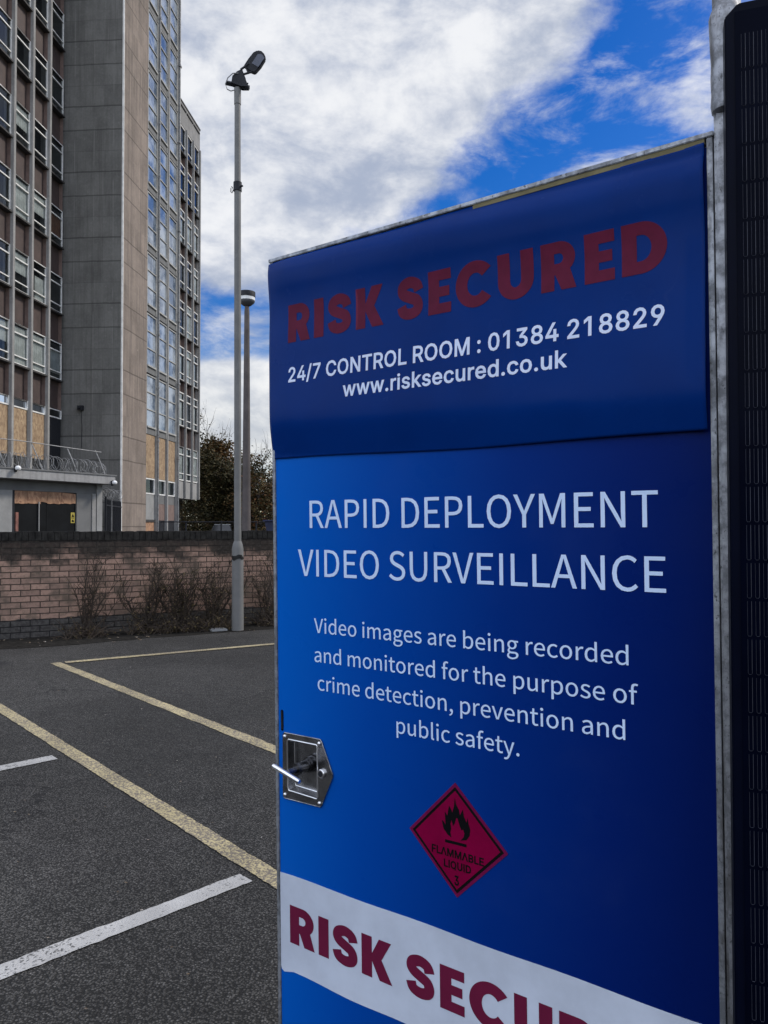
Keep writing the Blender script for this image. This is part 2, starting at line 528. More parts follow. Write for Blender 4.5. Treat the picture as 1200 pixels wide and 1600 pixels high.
M['white_plastic'] = plain('white_plastic', (0.78, 0.78, 0.76), 0.4, var=0.05, scale=8)
M['yellow_sign'] = plain('yellow_sign', (0.42, 0.34, 0.06), 0.5, var=0.1, scale=8)
M['black_print'] = plain('black_print', (0.004, 0.004, 0.005), 0.6, var=0.1, scale=8, spec=0.08)
M['mast'] = mat_concrete('galvanised_mast', (0.180, 0.179, 0.170), None, None, 0.35, 0, 0.55, dark=(0.16, 0.16, 0.155))
M['tape'] = plain('black_tape', (0.008, 0.008, 0.008), 0.35, var=0.1, scale=20)
M['lens'] = plain('lamp_lens', (0.07, 0.08, 0.11), 0.2, var=0.1, scale=12)
M['lamp_grey'] = plain('lamp_grey', (0.075, 0.078, 0.085), 0.6, var=0.1, scale=4)
M['brown_post'] = plain('brown_column', (0.080, 0.067, 0.062), 0.75, var=0.25, scale=2.5)
M['bark'] = plain('bark', (0.050, 0.040, 0.032), 0.9, var=0.35, scale=4)
M['twig'] = plain('dry_twig', (0.046, 0.033, 0.023), 0.9, var=0.35, scale=9)
M['leaf_dry'] = mat_leaf('dry_leaves', ((0.075, 0.062, 0.028), (0.105, 0.080, 0.032), (0.075, 0.044, 0.024)), 6)
M['leaf_autumn'] = mat_leaf('autumn_leaves', ((0.060, 0.050, 0.018), (0.105, 0.062, 0.020), (0.155, 0.056, 0.020)), 0.42)
M['leaf_green'] = mat_leaf('dark_leaves', ((0.034, 0.034, 0.014), (0.056, 0.048, 0.018), (0.095, 0.060, 0.020)), 0.42)
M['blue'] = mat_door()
M['vinyl'] = mat_vinyl()
M['ink_white'] = plain('white_ink', (0.70, 0.78, 0.95), 0.5, var=0.04, scale=10, spec=0.1)
M['ink_white_door'] = plain('white_door_ink', (0.62, 0.76, 0.98), 0.5, var=0.04, scale=10, spec=0.1)
M['ink_red'] = plain('dull_red_ink', (0.112, 0.009, 0.032), 0.5, var=0.10, scale=40, spec=0.1)
M['ink_maroon'] = plain('maroon_ink', (0.145, 0.012, 0.042), 0.5, var=0.06, scale=20, spec=0.1)
M['band'] = plain('white_vinyl_band', (0.56, 0.61, 0.69), 0.5, var=0.10, scale=7, spec=0.1)
M['hazard'] = plain('hazard_red', (0.205, 0.0005, 0.036), 0.5, var=0.12, scale=18, spec=0.06)
M['hazard_edge'] = plain('hazard_edge', (0.155, 0.006, 0.052), 0.5, var=0.1, scale=18, spec=0.06)
M['alu'] = mat_galv('aluminium_trim', (0.40, 0.42, 0.44), 0.34)
M['galv'] = mat_galv('galvanised_tube', (0.37, 0.38, 0.395), 0.36)
M['steel'] = plain('stainless_steel', (0.33, 0.33, 0.335), 0.26, 1.0, var=0.3, scale=40, bmp=0.06)
M['chrome'] = plain('polished_steel', (0.92, 0.91, 0.89), 0.28, 1.0, var=0.08, scale=25)
M['dark_hub'] = plain('blackened_steel', (0.16, 0.16, 0.165), 0.25, 1.0, var=0.3, scale=40)
M['foam'] = plain('yellow_sealant', (0.20, 0.17, 0.08), 0.8, var=0.2, scale=30)
M['panel_frame'] = plain('black_frame', (0.0018, 0.003, 0.010), 0.35, 0.0, var=0.15, scale=10, spec=0.05)
M['cell'] = plain('black_cell', (0.0012, 0.0022, 0.008), 0.22, 0.0, var=0.2, scale=6, spec=0.03)
M['busbar'] = plain('busbar_wire', (0.022, 0.025, 0.040), 0.6, 0.0, var=0.25, scale=10)
M['skip_blue'] = plain('blue_skip_paint', (0.008, 0.015, 0.055), 0.6, var=0.3, scale=3)
M['car_paint'] = plain('silver_paint', (0.42, 0.43, 0.44), 0.3, 0.4, var=0.05, scale=2)
M['car_glass'] = plain('dark_car_glass', (0.015, 0.017, 0.02), 0.08, var=0.05, scale=2)
M['rubber'] = plain('rubber', (0.012, 0.012, 0.012), 0.85, var=0.2, scale=10)
M['litter'] = mat_leaf('dead_leaf', ((0.12, 0.085, 0.05), (0.07, 0.05, 0.035), (0.42, 0.40, 0.37)), 9)


# ------------------------------------------------------------------ mesh helpers
class MB:
    def __init__(s):
        s.v = []
        s.f = []

    def face(s, pts):
        n = len(s.v)
        s.v += [tuple(p) for p in pts]
        s.f.append(tuple(range(n, n + len(pts))))
        return s

    def box(s, x0, x1, y0, y1, z0, z1):
        n = len(s.v)
        s.v += [(x, y, z) for z in (z0, z1) for y in (y0, y1) for x in (x0, x1)]
        for f in ((0, 2, 3, 1), (4, 5, 7, 6), (0, 1, 5, 4), (2, 6, 7, 3), (0, 4, 6, 2), (1, 3, 7, 5)):
            s.f.append(tuple(n + i for i in f))
        return s

    def prism(s, poly, off):
        """closed polygon extruded by the vector off"""
        n = len(s.v)
        k = len(poly)
        off = Vector(off)
        s.v += [tuple(p) for p in poly] + [tuple(Vector(p) + off) for p in poly]
        s.f.append(tuple(range(n + k - 1, n - 1, -1)))
        s.f.append(tuple(range(n + k, n + 2 * k)))
        for i in range(k):
            j = (i + 1) % k
            s.f.append((n + i, n + j, n + k + j, n + k + i))
        return s

    def tube(s, pts, rad, seg=8, cap=True):
        pts = [Vector(p) for p in pts]
        if not hasattr(rad, '__len__'): rad = [rad] * len(pts)
        rings = []
        up = Vector((0, 0, 1))
        for i, p in enumerate(pts):
            t = (pts[min(i + 1, len(pts) - 1)] - pts[max(i - 1, 0)])
            if t.length < 1e-9: t = Vector((0, 0, 1))
            t.normalize()
            a = t.cross(up)
            if a.length < 0.05: a = t.cross(Vector((1, 0, 0)))
            a.normalize()
            b = a.cross(t)
            r = []
            for k in range(seg):
                th = 2 * math.pi * k / seg
                r.append(len(s.v))
                s.v.append(tuple(p + (a * math.cos(th) + b * math.sin(th)) * rad[i]))
            rings.append(r)
        for i in range(len(rings) - 1):
            for k in range(seg):
                s.f.append((rings[i][k], rings[i][(k + 1) % seg], rings[i + 1][(k + 1) % seg], rings[i + 1][k]))
        if cap:
            s.f.append(tuple(reversed(rings[0])))
            s.f.append(tuple(rings[-1]))
        return s

    def lathe(s, prof, seg=24, org=(0, 0, 0)):
        """profile of (radius, z) turned about z"""
        o = Vector(org)
        pts = [o + Vector((0, 0, z)) for r, z in prof]
        rings = []
        for (r, z) in prof:
            row = []
            for k in range(seg):
                th = 2 * math.pi * k / seg
                row.append(len(s.v))
                s.v.append((o.x + r * math.cos(th), o.y + r * math.sin(th), o.z + z))
            rings.append(row)
        for i in range(len(rings) - 1):
            for k in range(seg):
                s.f.append((rings[i][k], rings[i][(k + 1) % seg], rings[i + 1][(k + 1) % seg], rings[i + 1][k]))
        s.f.append(tuple(reversed(rings[0])))
        s.f.append(tuple(rings[-1]))
        return s

    def build(s, name, mat, parent=None, smooth=False, bevel=0.0):
        me = bpy.data.meshes.new(name)
        me.from_pydata(s.v, [], s.f)
        me.materials.append(mat)
        bm = bmesh.new()
        bm.from_mesh(me)
        bmesh.ops.recalc_face_normals(bm, faces=bm.faces)
        if bevel:
            bmesh.ops.remove_doubles(bm, verts=bm.verts, dist=1e-6)
            es = [e for e in bm.edges if len(e.link_faces) == 2 and e.calc_face_angle(0) > 0.6]
            bmesh.ops.bevel(bm, geom=es, offset=bevel, segments=2, affect='EDGES', clamp_overlap=True)
        bm.to_mesh(me)
        bm.free()
        if smooth:
            for p in me.polygons: p.use_smooth = True
            try: me.set_sharp_from_angle(angle=R(40))
            except Exception: pass
        o = bpy.data.objects.new(name, me)
        C.objects.link(o)
        if parent: o.parent = parent
        return o


def tag(o, label=None, cat=None, group=None, kind=None):
    if label: o['label'] = label
    if cat: o['category'] = cat
    if group: o['group'] = group
    if kind: o['kind'] = kind
    return o


def empty(name, label, cat, loc=(0, 0, 0), rotz=0.0, group=None):
    o = bpy.data.objects.new(name, None)
    C.objects.link(o)
    o.empty_display_size = 0.2
    o.location = loc
    o.rotation_euler = (0, 0, rotz)
    return tag(o, label, cat, group)


def dup(o, parent=None):
    c = o.copy()
    C.objects.link(c)
    if parent: c.parent = parent
    for ch in list(o.children):
        dup(ch, c)
    return c


# ------------------------------------------------------------------ ground
def sheet(name, pts, z, mat):
    return MB().face([(x, y, z) for x, y in pts]).build(name, mat)


g = sheet('ground', [(-900, -900), (900, -900), (900, 900), (-900, 900)], -0.004, M['earth'])
tag(g, kind='structure')
WO, WD = Vector((-4.69, 9.41, 0)), Vector((0.875, 0.4841, 0))     # foot of the brick wall and its run
WN = Vector((0.4841, -0.875, 0))                                   # towards the car park


def wp(t, off=0.0, z=0.0):
    p = WO + WD * t + WN * off
    return Vector((p.x, p.y, z))


g = sheet('car_park', [wp(-14, .05)[:2], (-40, -30), (40, -30), wp(40, .05)[:2]], 0.0, M['asphalt'])
tag(g, kind='structure')
g = sheet('yard', [wp(-18, -.3)[:2], wp(60, -.3)[:2], (60, 75), (-60, 75), (-60, 5)], 0.0, M['asphalt'])
tag(g, kind='structure')
# strip of dirt at the foot of the wall, its edge ragged
edge = []
for i in range(0, 121):
    t = -8 + i * 0.2
    w = 0.80 + 0.20 * noise.noise((t * 0.9, 0, 3)) + 0.08 * noise.noise((t * 4, 0, 1)) - max(0, t - 1.0) * 0.05
    edge.append(wp(t, max(.35, w)))
mb = MB()
for i in range(120):
    a, b = wp(-8 + i * .2, .02), wp(-8 + (i + 1) * .2, .02)
    mb.face([(a.x, a.y, .004), (edge[i].x, edge[i].y, .004), (edge[i + 1].x, edge[i + 1].y, .004), (b.x, b.y, .004)])
tag(mb.build('dirt_verge', M['dirt']), kind='structure')


def strip(name, a, b, w, mat, z, round0=False, round1=False, label=None, group=None, wob=0.006):
    a, b = Vector((a[0], a[1], 0)), Vector((b[0], b[1], 0))
    d = (b - a)
    L = d.length
    d.normalize()
    n = Vector((-d.y, d.x, 0))
    N = max(8, int(L / 0.015))
    L_, R_ = [], []
    for i in range(N + 1):
        s = L * i / N
        hw = w / 2
        if round0: hw *= min(1, math.sqrt(max(0.0, 1 - (1 - min(1, s / (w * .35))) ** 2)) * .7 + .3)
        if round1: hw *= min(1, math.sqrt(max(0.0, 1 - (1 - min(1, (L - s) / (w * .35))) ** 2)) * .7 + .3)
        c = a + d * s
        L_.append(c + n * (hw + wob * (noise.noise((s * 6, 1, a.x)) + .8 * noise.noise((s * 31, 1, a.x)))))
        R_.append(c - n * (hw + wob * (noise.noise((s * 6, 7, a.x)) + .8 * noise.noise((s * 31, 7, a.x)))))
    mb = MB()
    for i in range(N):
        mb.face([(p.x, p.y, z) for p in (R_[i], R_[i + 1], L_[i + 1], L_[i])])
    o = mb.build(name, mat)
    tag(o, label, 'road marking', group)
    o['kind'] = 'structure'
    return o


strip('yellow_line', (-3.345, 7.84), (0.60, 3.36), 0.10, M['yellow'], .004,
      label='yellow line on the asphalt that joins the far line at a corner', group='yellow lines on the car park')
strip('yellow_line', (-3.245, 7.845), (1.6, 10.87), 0.10, M['yellow'], .008,
      label='far yellow line on the asphalt, running along in front of the brick wall', group='yellow lines on the car park')
strip('yellow_line', (-4.1, 7.22), (0.95, 1.5), 0.092, M['yellow'], .004,
      label='near yellow line on the asphalt, passing just beyond the white line ends', group='yellow lines on the car park')
strip('white_line', (-2.30, 1.33), (-0.548, 3.073), 0.086, M['white_line'], .004, False, False,
      label='long white bay line in the lower corner, ending near the cabinet', group='white bay lines')
strip('white_line', (-3.9, 2.85), (-1.985, 4.655), 0.10, M['white_line'], .004, False, False,
      label='short visible end of a white bay line at the left edge', group='white bay lines')

# dead leaves and grit on the verge
mb = MB()
rnd = random.Random(3)
for i in range(520):
    t = rnd.uniform(-5, 9)
    p = wp(t, rnd.uniform(.05, 1.0) * rnd.uniform(.4, 1))
    s = rnd.uniform(.008, .028)
    a = rnd.uniform(0, 6.3)
    q = [Vector((math.cos(a + k * 1.57) * s * (1 if k % 2 else .55), math.sin(a + k * 1.57) * s * (1 if k % 2 else .55), rnd.uniform(.006, .02))) for k in range(4)]
    mb.face([p + v for v in q])
for i in range(240):
    p = Vector((rnd.uniform(-3.2, .2), rnd.uniform(1.8, 8.5), 0))
    s = rnd.uniform(.003, .009)
    a = rnd.uniform(0, 6.3)
    mb.face([p + Vector((math.cos(a + k * 1.57) * s, math.sin(a + k * 1.57) * s * .6, rnd.uniform(.005, .010))) for k in range(4)])
tag(mb.build('leaf_litter', M['litter']), 'dead leaves and grit scattered on the ground', 'litter', kind='stuff')

# ------------------------------------------------------------------ brick wall
wall = empty('brick_wall', 'low salmon painted brick wall with a sooty top, edging the car park', 'wall', WO, math.atan2(WD.y, WD.x))
MB().box(-9, 22, 0, .215, -.05, 1.205).build('wall', M['brick'], wall)
mb = MB()
x = -9.0
rnd = random.Random(5)
while x < 22:
    w = .066 + rnd.uniform(-.003, .003)
    d = rnd.uniform(-.004, .004)
    mb.box(x, x + w, -.006 + d, .221 + d, 1.211, 1.322 + rnd.uniform(-.004, .006))
    x += w + .009
mb.box(-9, 22, .004, .211, 1.2052, 1.308)
mb.build('coping', M['coping'], wall)

# ------------------------------------------------------------------ shrubs by the wall
def shrub(t, off, h, n, spread, leaves, label, seed, lean=0.0):
    rnd = random.Random(seed)
    base = wp(t, off)
    root = empty('dry_shrub', label, 'shrub', base, math.atan2(WD.y, WD.x), 'leafless shrubs against the brick wall')
    st, lf = MB(), MB()

    def leaf(p, s):
        a, b = rnd.uniform(0, 6.3), rnd.uniform(-1, 1)
        u = Vector((math.cos(a), math.sin(a), b)).normalized() * s
        w = Vector((-math.sin(a), math.cos(a), rnd.uniform(-.6, .6))).normalized() * s * .5
        lf.face([p - u, p + w, p + u, p - w])
    for i in range(n):
        a = rnd.uniform(0, 6.3)
        rr = rnd.random()
        p = Vector((rnd.uniform(-.1, .1) * spread * 2, rnd.uniform(-.06, .06), 0))
        top = Vector((p.x + math.cos(a) * spread * 1.5 * rr + lean, p.y + math.sin(a) * spread * rr * .45, h * rnd.uniform(.45, 1.0) * (1 - .2 * rr)))
        if top.y > -off * 0 + off - .04: top.y = off - .05
        pts = []
        k = 7
        bow = Vector((rnd.uniform(-.08, .08), rnd.uniform(-.04, .04), 0))
        for j in range(k + 1):
            f = j / k
            q = p.lerp(top, f) + bow * math.sin(f * math.pi) + Vector((rnd.uniform(-.012, .012), rnd.uniform(-.01, .01), 0))
            q.y = min(q.y, off - .02)
            pts.append(q)
        r0 = rnd.uniform(.005, .013)
        st.tube(pts, [r0 * (1 - .75 * j / k) for j in range(k + 1)], 5, False)
        for j in range(2, k + 1):
            for q in range(rnd.randint(1, 4)):
                b0 = pts[j]
                b1 = b0 + Vector((rnd.uniform(-.13, .13), rnd.uniform(-.1, .05), rnd.uniform(.03, .2)))
                b1.y = min(b1.y, off - .02)
                st.tube([b0, b0.lerp(b1, .5) + Vector((0, 0, .01)), b1], [r0 * .4, r0 * .3, r0 * .15], 4, False)
                for w in range(leaves if rnd.random() < .45 else 0):
                    leaf(b0.lerp(b1, rnd.random()) + Vector((rnd.uniform(-.02, .02), rnd.uniform(-.02, .0), rnd.uniform(-.02, .02))), rnd.uniform(.008, .020))
    # tangled low growth at the foot
    for i in range(int(n * 5)):
        a = rnd.uniform(0, 6.3)
        L = rnd.uniform(.08, .30)
        p = Vector((rnd.uniform(-1, 1) * spread * .8, min(off - .03, rnd.uniform(-.22, .12)), 0))
        q = p + Vector((math.cos(a) * L, math.sin(a) * L * .6, rnd.uniform(.05, .26)))
        q.y = min(q.y, off - .02)
        st.tube([p, p.lerp(q, .5) + Vector((0, 0, .03)), q], [.005, .004, .002], 4, False)
        for w in range(leaves + 1):
            leaf(p.lerp(q, rnd.random()), rnd.uniform(.010, .024))
    st.build('stem', M['twig'], root)
    lf.build('foliage', M['leaf_dry'], root)
    return root


shrub(.95, .22, 1.10, 17, .30, 1, 'thin upright bare shrub on the wall, furthest left, standing apart', 11)
shrub(1.72, .25, .95, 18, .34, 2, 'low bushy dark shrub at the foot of the wall, left part of the thicket', 12)
shrub(2.12, .30, 1.10, 31, .42, 4, 'largest and tallest olive tinged shrub in the middle of the wall', 13)
shrub(2.58, .28, 1.0, 23, .36, 3, 'dense twiggy shrub left of the pole foot, leaning to it', 14, .05)
shrub(3.38, .22, 1.10, 15, .22, 2, 'tall stemmed shrub between the pole and the blue cabinet', 15)
shrub(3.95, .22, 1.0, 12, .25, 1, 'shrub on the wall half hidden behind the blue cabinet', 16)

# ------------------------------------------------------------------ floodlight mast
MX, MY = -1.951, 10.268
mast = empty('floodlight_mast', 'tall slim grey steel mast with a floodlight on top, in front of the brick wall', 'lamp post', (MX, MY, 0))
lean = -.026 / 7.3


def mp(z, dx=0, dy=0): return Vector((lean * z + dx, dy, z))


mb = MB()
mb.tube([mp(z) for z in (0, .02, .6, 1.09, 1.15, 1.19)], [.080, .079, .077, .076, .064, .049], 28)
mb.build('base_section', M['mast'], mast, True)
MB().tube([mp(z) for z in (1.185, 3.0, 5.95)], [.0475, .046, .0445], 24).build('pole', M['mast'], mast, True)
MB().tube([mp(z) for z in (5.951, 6.7, 7.14)], [.0425, .041, .040], 24).build('pole', M['mast'], mast, True)
mb = MB()
mb.tube([mp(5.90), mp(6.02)], [.056, .056], 24)
mb.tube([mp(5.95, -.075, -.03), mp(5.93, -.06, -.04), mp(5.89, -.05, -.05), mp(5.86, -.068, -.04), mp(5.88, -.085, -.03), mp(5.93, -.083, -.03)], .006, 6)
mb.tube([mp(5.96, .045, -.02), mp(5.96, .075, -.03)], .014, 8)
mb.build('collar', M['steel_dark'], mast, True)
MB().tube([mp(7.08), mp(7.30)], [.046, .046], 24).build('spigot', M['mast'], mast, True)
# inspection door on the base section, hugging the tube
mb = MB()
for i in range(14):
    th = -.62 + i * .0885
    th2 = th + .0885
    def zr(t_):
        k = abs(t_) / .62
        return .075 * (1 - math.sqrt(max(0, 1 - k ** 4)))
    for (a, b) in ((th, th2),):
        r = .0795
        pa = lambda t_, z: (mp(z).x + math.sin(t_) * r, -math.cos(t_) * r, z)
        mb.face([pa(a, .50 + zr(a)), pa(b, .50 + zr(b)), pa(b, .98 - zr(b)), pa(a, .98 - zr(a))])
mb.build('inspection_door', M['mast'], mast, True)
mb = MB()
ring = []
for i in range(40):
    th = i / 39 * 5.6 - 3.6
    ring.append((mp(.985).x + math.sin(th) * .083, -math.cos(th) * .083, .975 + .012 * math.sin(i * .5)))
for i in range(39):
    w = .014 + .012 * noise.noise((i * .3, 2, 2)) + (.014 if 18 < i < 32 else 0)
    a, b = Vector(ring[i]), Vector(ring[i + 1])
    mb.face([a - Vector((0, 0, w)), b - Vector((0, 0, w)), b + Vector((0, 0, w)), a + Vector((0, 0, w))])
mb.build('tape_wrap', M['tape'], mast)
# cross bracket and stirrup of the lamp head
hd = mp(7.30)
mb = MB()
ax = Vector((.93, -.10, -.25)).normalized()
mb.tube([hd + Vector((-.15, 0, .075)), hd + Vector((.16, -.02, -.005))], [.034, .034], 4)
mb.build('cross_arm', M['steel_dark'], mast)
mb = MB()
pl = [(-.075, .05), (-.06, .14), (.0, .20), (.07, .235), (.12, .10), (.115, .05), (.155, .045), (.145, -.0), (.06, .0), (-.02, .03)]
for yy in (-.055, .045):
    mb.prism([hd + Vector((x_, yy, z_)) for x_, z_ in pl], (0, .010, 0))
mb.prism([hd + Vector((x_, -.045, z_)) for x_, z_ in ((-.075, .05), (-.06, .14), (-.045, .14), (-.06, .05))], (0, .09, 0))
mb.prism([hd + Vector((x_, -.045, z_)) for x_, z_ in ((-.06, .14), (.0, .20), (.07, .235), (.07, .222), (.0, .187), (-.05, .13))], (0, .09, 0))
mb.build('bracket', M['steel_dark'], mast)
mb = MB()
mb.tube([hd + Vector((.05, -.05, .225)), hd + Vector((.16, -.05, .305))], .014, 6)
mb.tube([hd + Vector((.085, -.05, .16)), hd + Vector((.20, -.05, .195))], .014, 6)
mb.tube([hd + Vector((.118, -.05, .262)), hd + Vector((.150, -.05, .182))], .011, 6)
mb.build('stirrup', M['steel_dark'], mast)
# lamp head: a tapered flat housing tilted up to the right
cx = hd + Vector((.255, -.02, .345))
ua = Vector((.60, -.05, .80)).normalized()
va = Vector((.80, 0, -.60)).normalized()
na = ua.cross(va).normalized()
if na.y > 0: na = -na
sh = [(-.150, -.098), (-.03, -.104), (.075, -.098), (.130, -.070), (.152, -.020), (.142, .045), (.10, .085), (-.02, .095), (-.14, .083), (-.16, .0)]
mb = MB()
mb.prism([cx + ua * a_ + va * b_ - na * .035 for a_, b_ in sh], na * .07)
hdh = mb.build('lamp_head', M['steel_dark'], mast, False, .012)
mb = MB()
sh2 = [(-.06, -.035), (.085, -.040), (.115, .0), (.10, .062), (-.05, .066)]
mb.prism([cx + ua * a_ + va * (b_ + .012) + na * .0362 for a_, b_ in sh2], na * .004)
mb.build('lens', M['lens'], hdh)
mb = MB()
mb.tube([hd + Vector(p) for p in ((.02, -.06, .17), (-.05, -.07, .165), (-.12, -.06, .11), (-.155, -.05, .03), (-.13, -.05, -.04), (-.08, -.05, -.065), (-.03, -.05, -.05))], .007, 6, True)
mb.build('cable', M['wire'], mast, True)
# small service lid set in the ground beside the mast
sl = MB().box(-.21, .0, -.10, .10, .004, .030).build('service_lid', M['pale_panel'], None, False, .004)
sl.location = (MX - .17, MY + .02, 0)
sl.rotation_euler = (0, 0, .5)
tag(sl, 'small pale service lid on the ground beside the mast foot', 'lid')

# ------------------------------------------------------------------ second lamp post, behind the wall
LX, LY = -3.945, 22.0
lp = empty('street_lamp', 'brown tapered lamp column with a pale drum head, rising behind the brick wall', 'street lamp', (LX, LY, 0))
MB().tube([(0, 0, 0), (0, 0, 1.2), (0, 0, 7.55), (0, 0, 7.72)], [.135, .128, .075, .06], 16).build('column', M['brown_post'], lp, True)
h0 = 7.70
MB().lathe([(.06, 0), (.12, .03), (.205, .10), (.226, .14), (.226, .17)], 32, (0, 0, h0)).build('lamp_bowl', M['lamp_grey'], lp, True)
MB().lathe([(.228, .171), (.228, .265)], 32, (0, 0, h0)).build('diffuser', M['white_plastic'], lp, True)
MB().lathe([(.240, .266), (.240, .40), (.235, .415), (.10, .425)], 32, (0, 0, h0)).build('lamp_cap', M['steel_dark'], lp, True)

# ------------------------------------------------------------------ office block
ANG = math.atan2(.9968, .0797)
block = empty('office_block', 'derelict concrete office block with a tall stair tower and boarded windows', 'building', (-16.212, 38.6, 0), ANG)
SILL0, PITCH = 5.30, 3.35
FLOORS = 8
XL = -9.32            # end of the modelled left wing
TOP = 32.35
XE = 21.27            # far end


# local x runs away along the front, -y is out towards the car park
def walls():
    mb = MB()
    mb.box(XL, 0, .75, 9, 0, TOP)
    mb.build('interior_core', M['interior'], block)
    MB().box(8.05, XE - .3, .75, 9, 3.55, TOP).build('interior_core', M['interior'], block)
    mb = MB()
    mb.box(XL, 0, .02, .72, 0, 4.55)
    mb.build('plinth_wall', M['grey_panel'], block)
    MB().box(XL, 0, -.06, 9, 30.78, 32.4).build('parapet', M['parapet'], block)
    # far wing
    MB().box(8.0, XE, -.06, 9, 30.72, 32.38).build('parapet', M['parapet'], block)
    MB().box(8.0, XE + .03, -.10, 9, 32.381, 32.50).build('roof_edge', M['sill'], block)
    MB().box(8.0, XE, .0, 9, 3.38, 4.62).build('apron_panel', M['fin'], block)
    MB().box(XE - .29, XE, .0, 9, 4.62, 30.72).build('end_wall', M['fin'], block)
    for x0 in (12.6, 17.4):
        MB().box(x0, x0 + 1.5, .6, 2.2, 0, 3.38).build('pier', M['steel_dark'], block)
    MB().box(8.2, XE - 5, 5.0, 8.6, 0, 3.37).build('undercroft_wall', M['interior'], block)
    # stair tower: a front (dark), a side (tan) up to the glazing, head and back
    MB().box(.10, 3.28, -3.05, 3, 0, 36.0).build('tower_wall', M['tan_concrete'], block)
    MB().box(.086, .0995, -3.045, 2.99, 0, 36.0).build('tower_front_wall', M['dark_concrete'], block)
    mb = MB()
    mb.box(.060, .120, -3.085, -3.00, 0, 36.0)
    mb.build('corner_trim', M['white_frame'], block)
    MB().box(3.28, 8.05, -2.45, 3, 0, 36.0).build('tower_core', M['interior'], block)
    MB().box(7.86, 8.05, -3.05, -2.45, 0, 36.0).build('tower_wall', M['fin'], block)
    MB().box(3.28, 7.86, -3.05, -2.45, 34.2, 36.0).build('tower_wall', M['tan_concrete'], block)


walls()


# fins between the bays
def fin(x0, x1, y0, y1, z0, z1):
    return MB().box(x0, x1, y0, y1, z0, z1).build('fin', M['fin'], block)


left_edges = [-.08 - 1.545 * k for k in range(0, 7)]       # fin centres of the left wing
for i, x in enumerate(left_edges):
    if i == 0: continue
    fin(x - .08, x + .08, -.17, .3, 3.6, 30.8)
far_edges = [XE - .10 - 1.55 * k for k in range(0, 9)]
for x in far_edges:
    fin(x - .075, x + .075, -.17, .3, 3.40, 30.75)
ST = [(3.30, 4.66), (4.85, 6.27), (6.45, 7.86)]
for x in (4.75, 6.36, 7.95):
    fin(x - .07, x + .07, -3.125, -2.9, 0, 35.9)

# windows: three kinds, copied along the fronts
def bay_window(w, h=1.85):
    fr = MB()
    t = .065
    fr.box(0, t, -.03, .05, 0, h)
    fr.box(w - t, w, -.035, .05, 0, h)
    fr.box(t, w - t, -.03, .05, 0, t)
    fr.box(t, w - t, -.03, .05, h - t * .8, h)
    fr.box(t, w - t, -.035, .045, h - .46, h - .40)
    fr.box(t, w - t, -.035, .045, .36, .41)
    o = fr.build('window', M['white_frame'], block)
    p = MB()
    for z0, z1 in ((t, .36), (.41, h - .46), (h - .40, h - t * .8)):
        p.face([(t, .01, z0), (w - t, .01, z0), (w - t, .01, z1), (t, .01, z1)])
    p.build('pane', M['glass'], o)
    return o


def stair_window(w, h=3.25):
    fr = MB()
    t = .07
    fr.box(0, t, -.03, .05, 0, h)
    fr.box(w - t, w, -.05, .05, 0, h)
    fr.box(t, w - t, -.09, .05, .34, .43)
    fr.box(t, w - t, -.04, .05, 1.32, 1.38)
    fr.box(t, w - t, -.04, .05, 2.26, 2.32)
    fr.box(t, w - t, -.04, .05, h - .07, h)
    o = fr.build('stair_window', M['grey_frame'], block)
    MB().box(t, w - t, -.01, .03, 0, .34).build('infill_panel', M['grey_panel'], o)
    p = MB()
    for z0, z1 in ((.43, 1.32), (1.38, 2.26), (2.32, h - .07)):
        p.face([(t, .01, z0), (w - t, .01, z0), (w - t, .01, z1), (t, .01, z1)])
    p.build('pane', M['sky_glass'], o)
    return o


rw = random.Random(21)
WL = 1.545 - .16
wa = bay_window(WL)
wb = bay_window(1.55 - .15)
wc = stair_window(1.38)
first = {'a': True, 'b': True, 'c': True}


def place(src, key, x, y, z):
    o = src if first[key] else dup(src)
    first[key] = False
    o.location = (x, y, z)
    return o


pending = []


def blind(*a):
    pending.append(a)


def hang_blind(win, w, z0, z1, x0=.08, x1=None, mat='blind', y=.06):
    x1 = x1 or w - .08
    m = MB()
    n = 14
    for i in range(n):
        a, b = x0 + (x1 - x0) * i / n, x0 + (x1 - x0) * (i + 1) / n
        m.face([(a, y + .02 * (i % 2), z0), (b, y + .02 * ((i + 1) % 2), z0), (b, y + .02 * ((i + 1) % 2), z1), (a, y + .02 * (i % 2), z1)])
    return m.build('blind', M[mat], win)


def spandrel(x0, x1, z0, z1):
    MB().box(x0, x1, .155, .25, z0, z1).build('spandrel', M['spandrel'], block)
    MB().box(x1 - .012, x1 - .002, -.02, .154, z0, z1).build('reveal', M['reveal'], block)
    MB().box(x0 + .002, x0 + .012, -.02, .154, z0, z1).build('reveal', M['reveal'], block)
    MB().box(x0 + .002, x1 - .002, -.13, .15, z1 - .03, z1 + .05).build('sill', M['sill'], block)
    MB().box(x0 + .002, x1 - .002, -.03, .15, z0 - .07, z0 - .001).build('soffit', M['sill'], block)


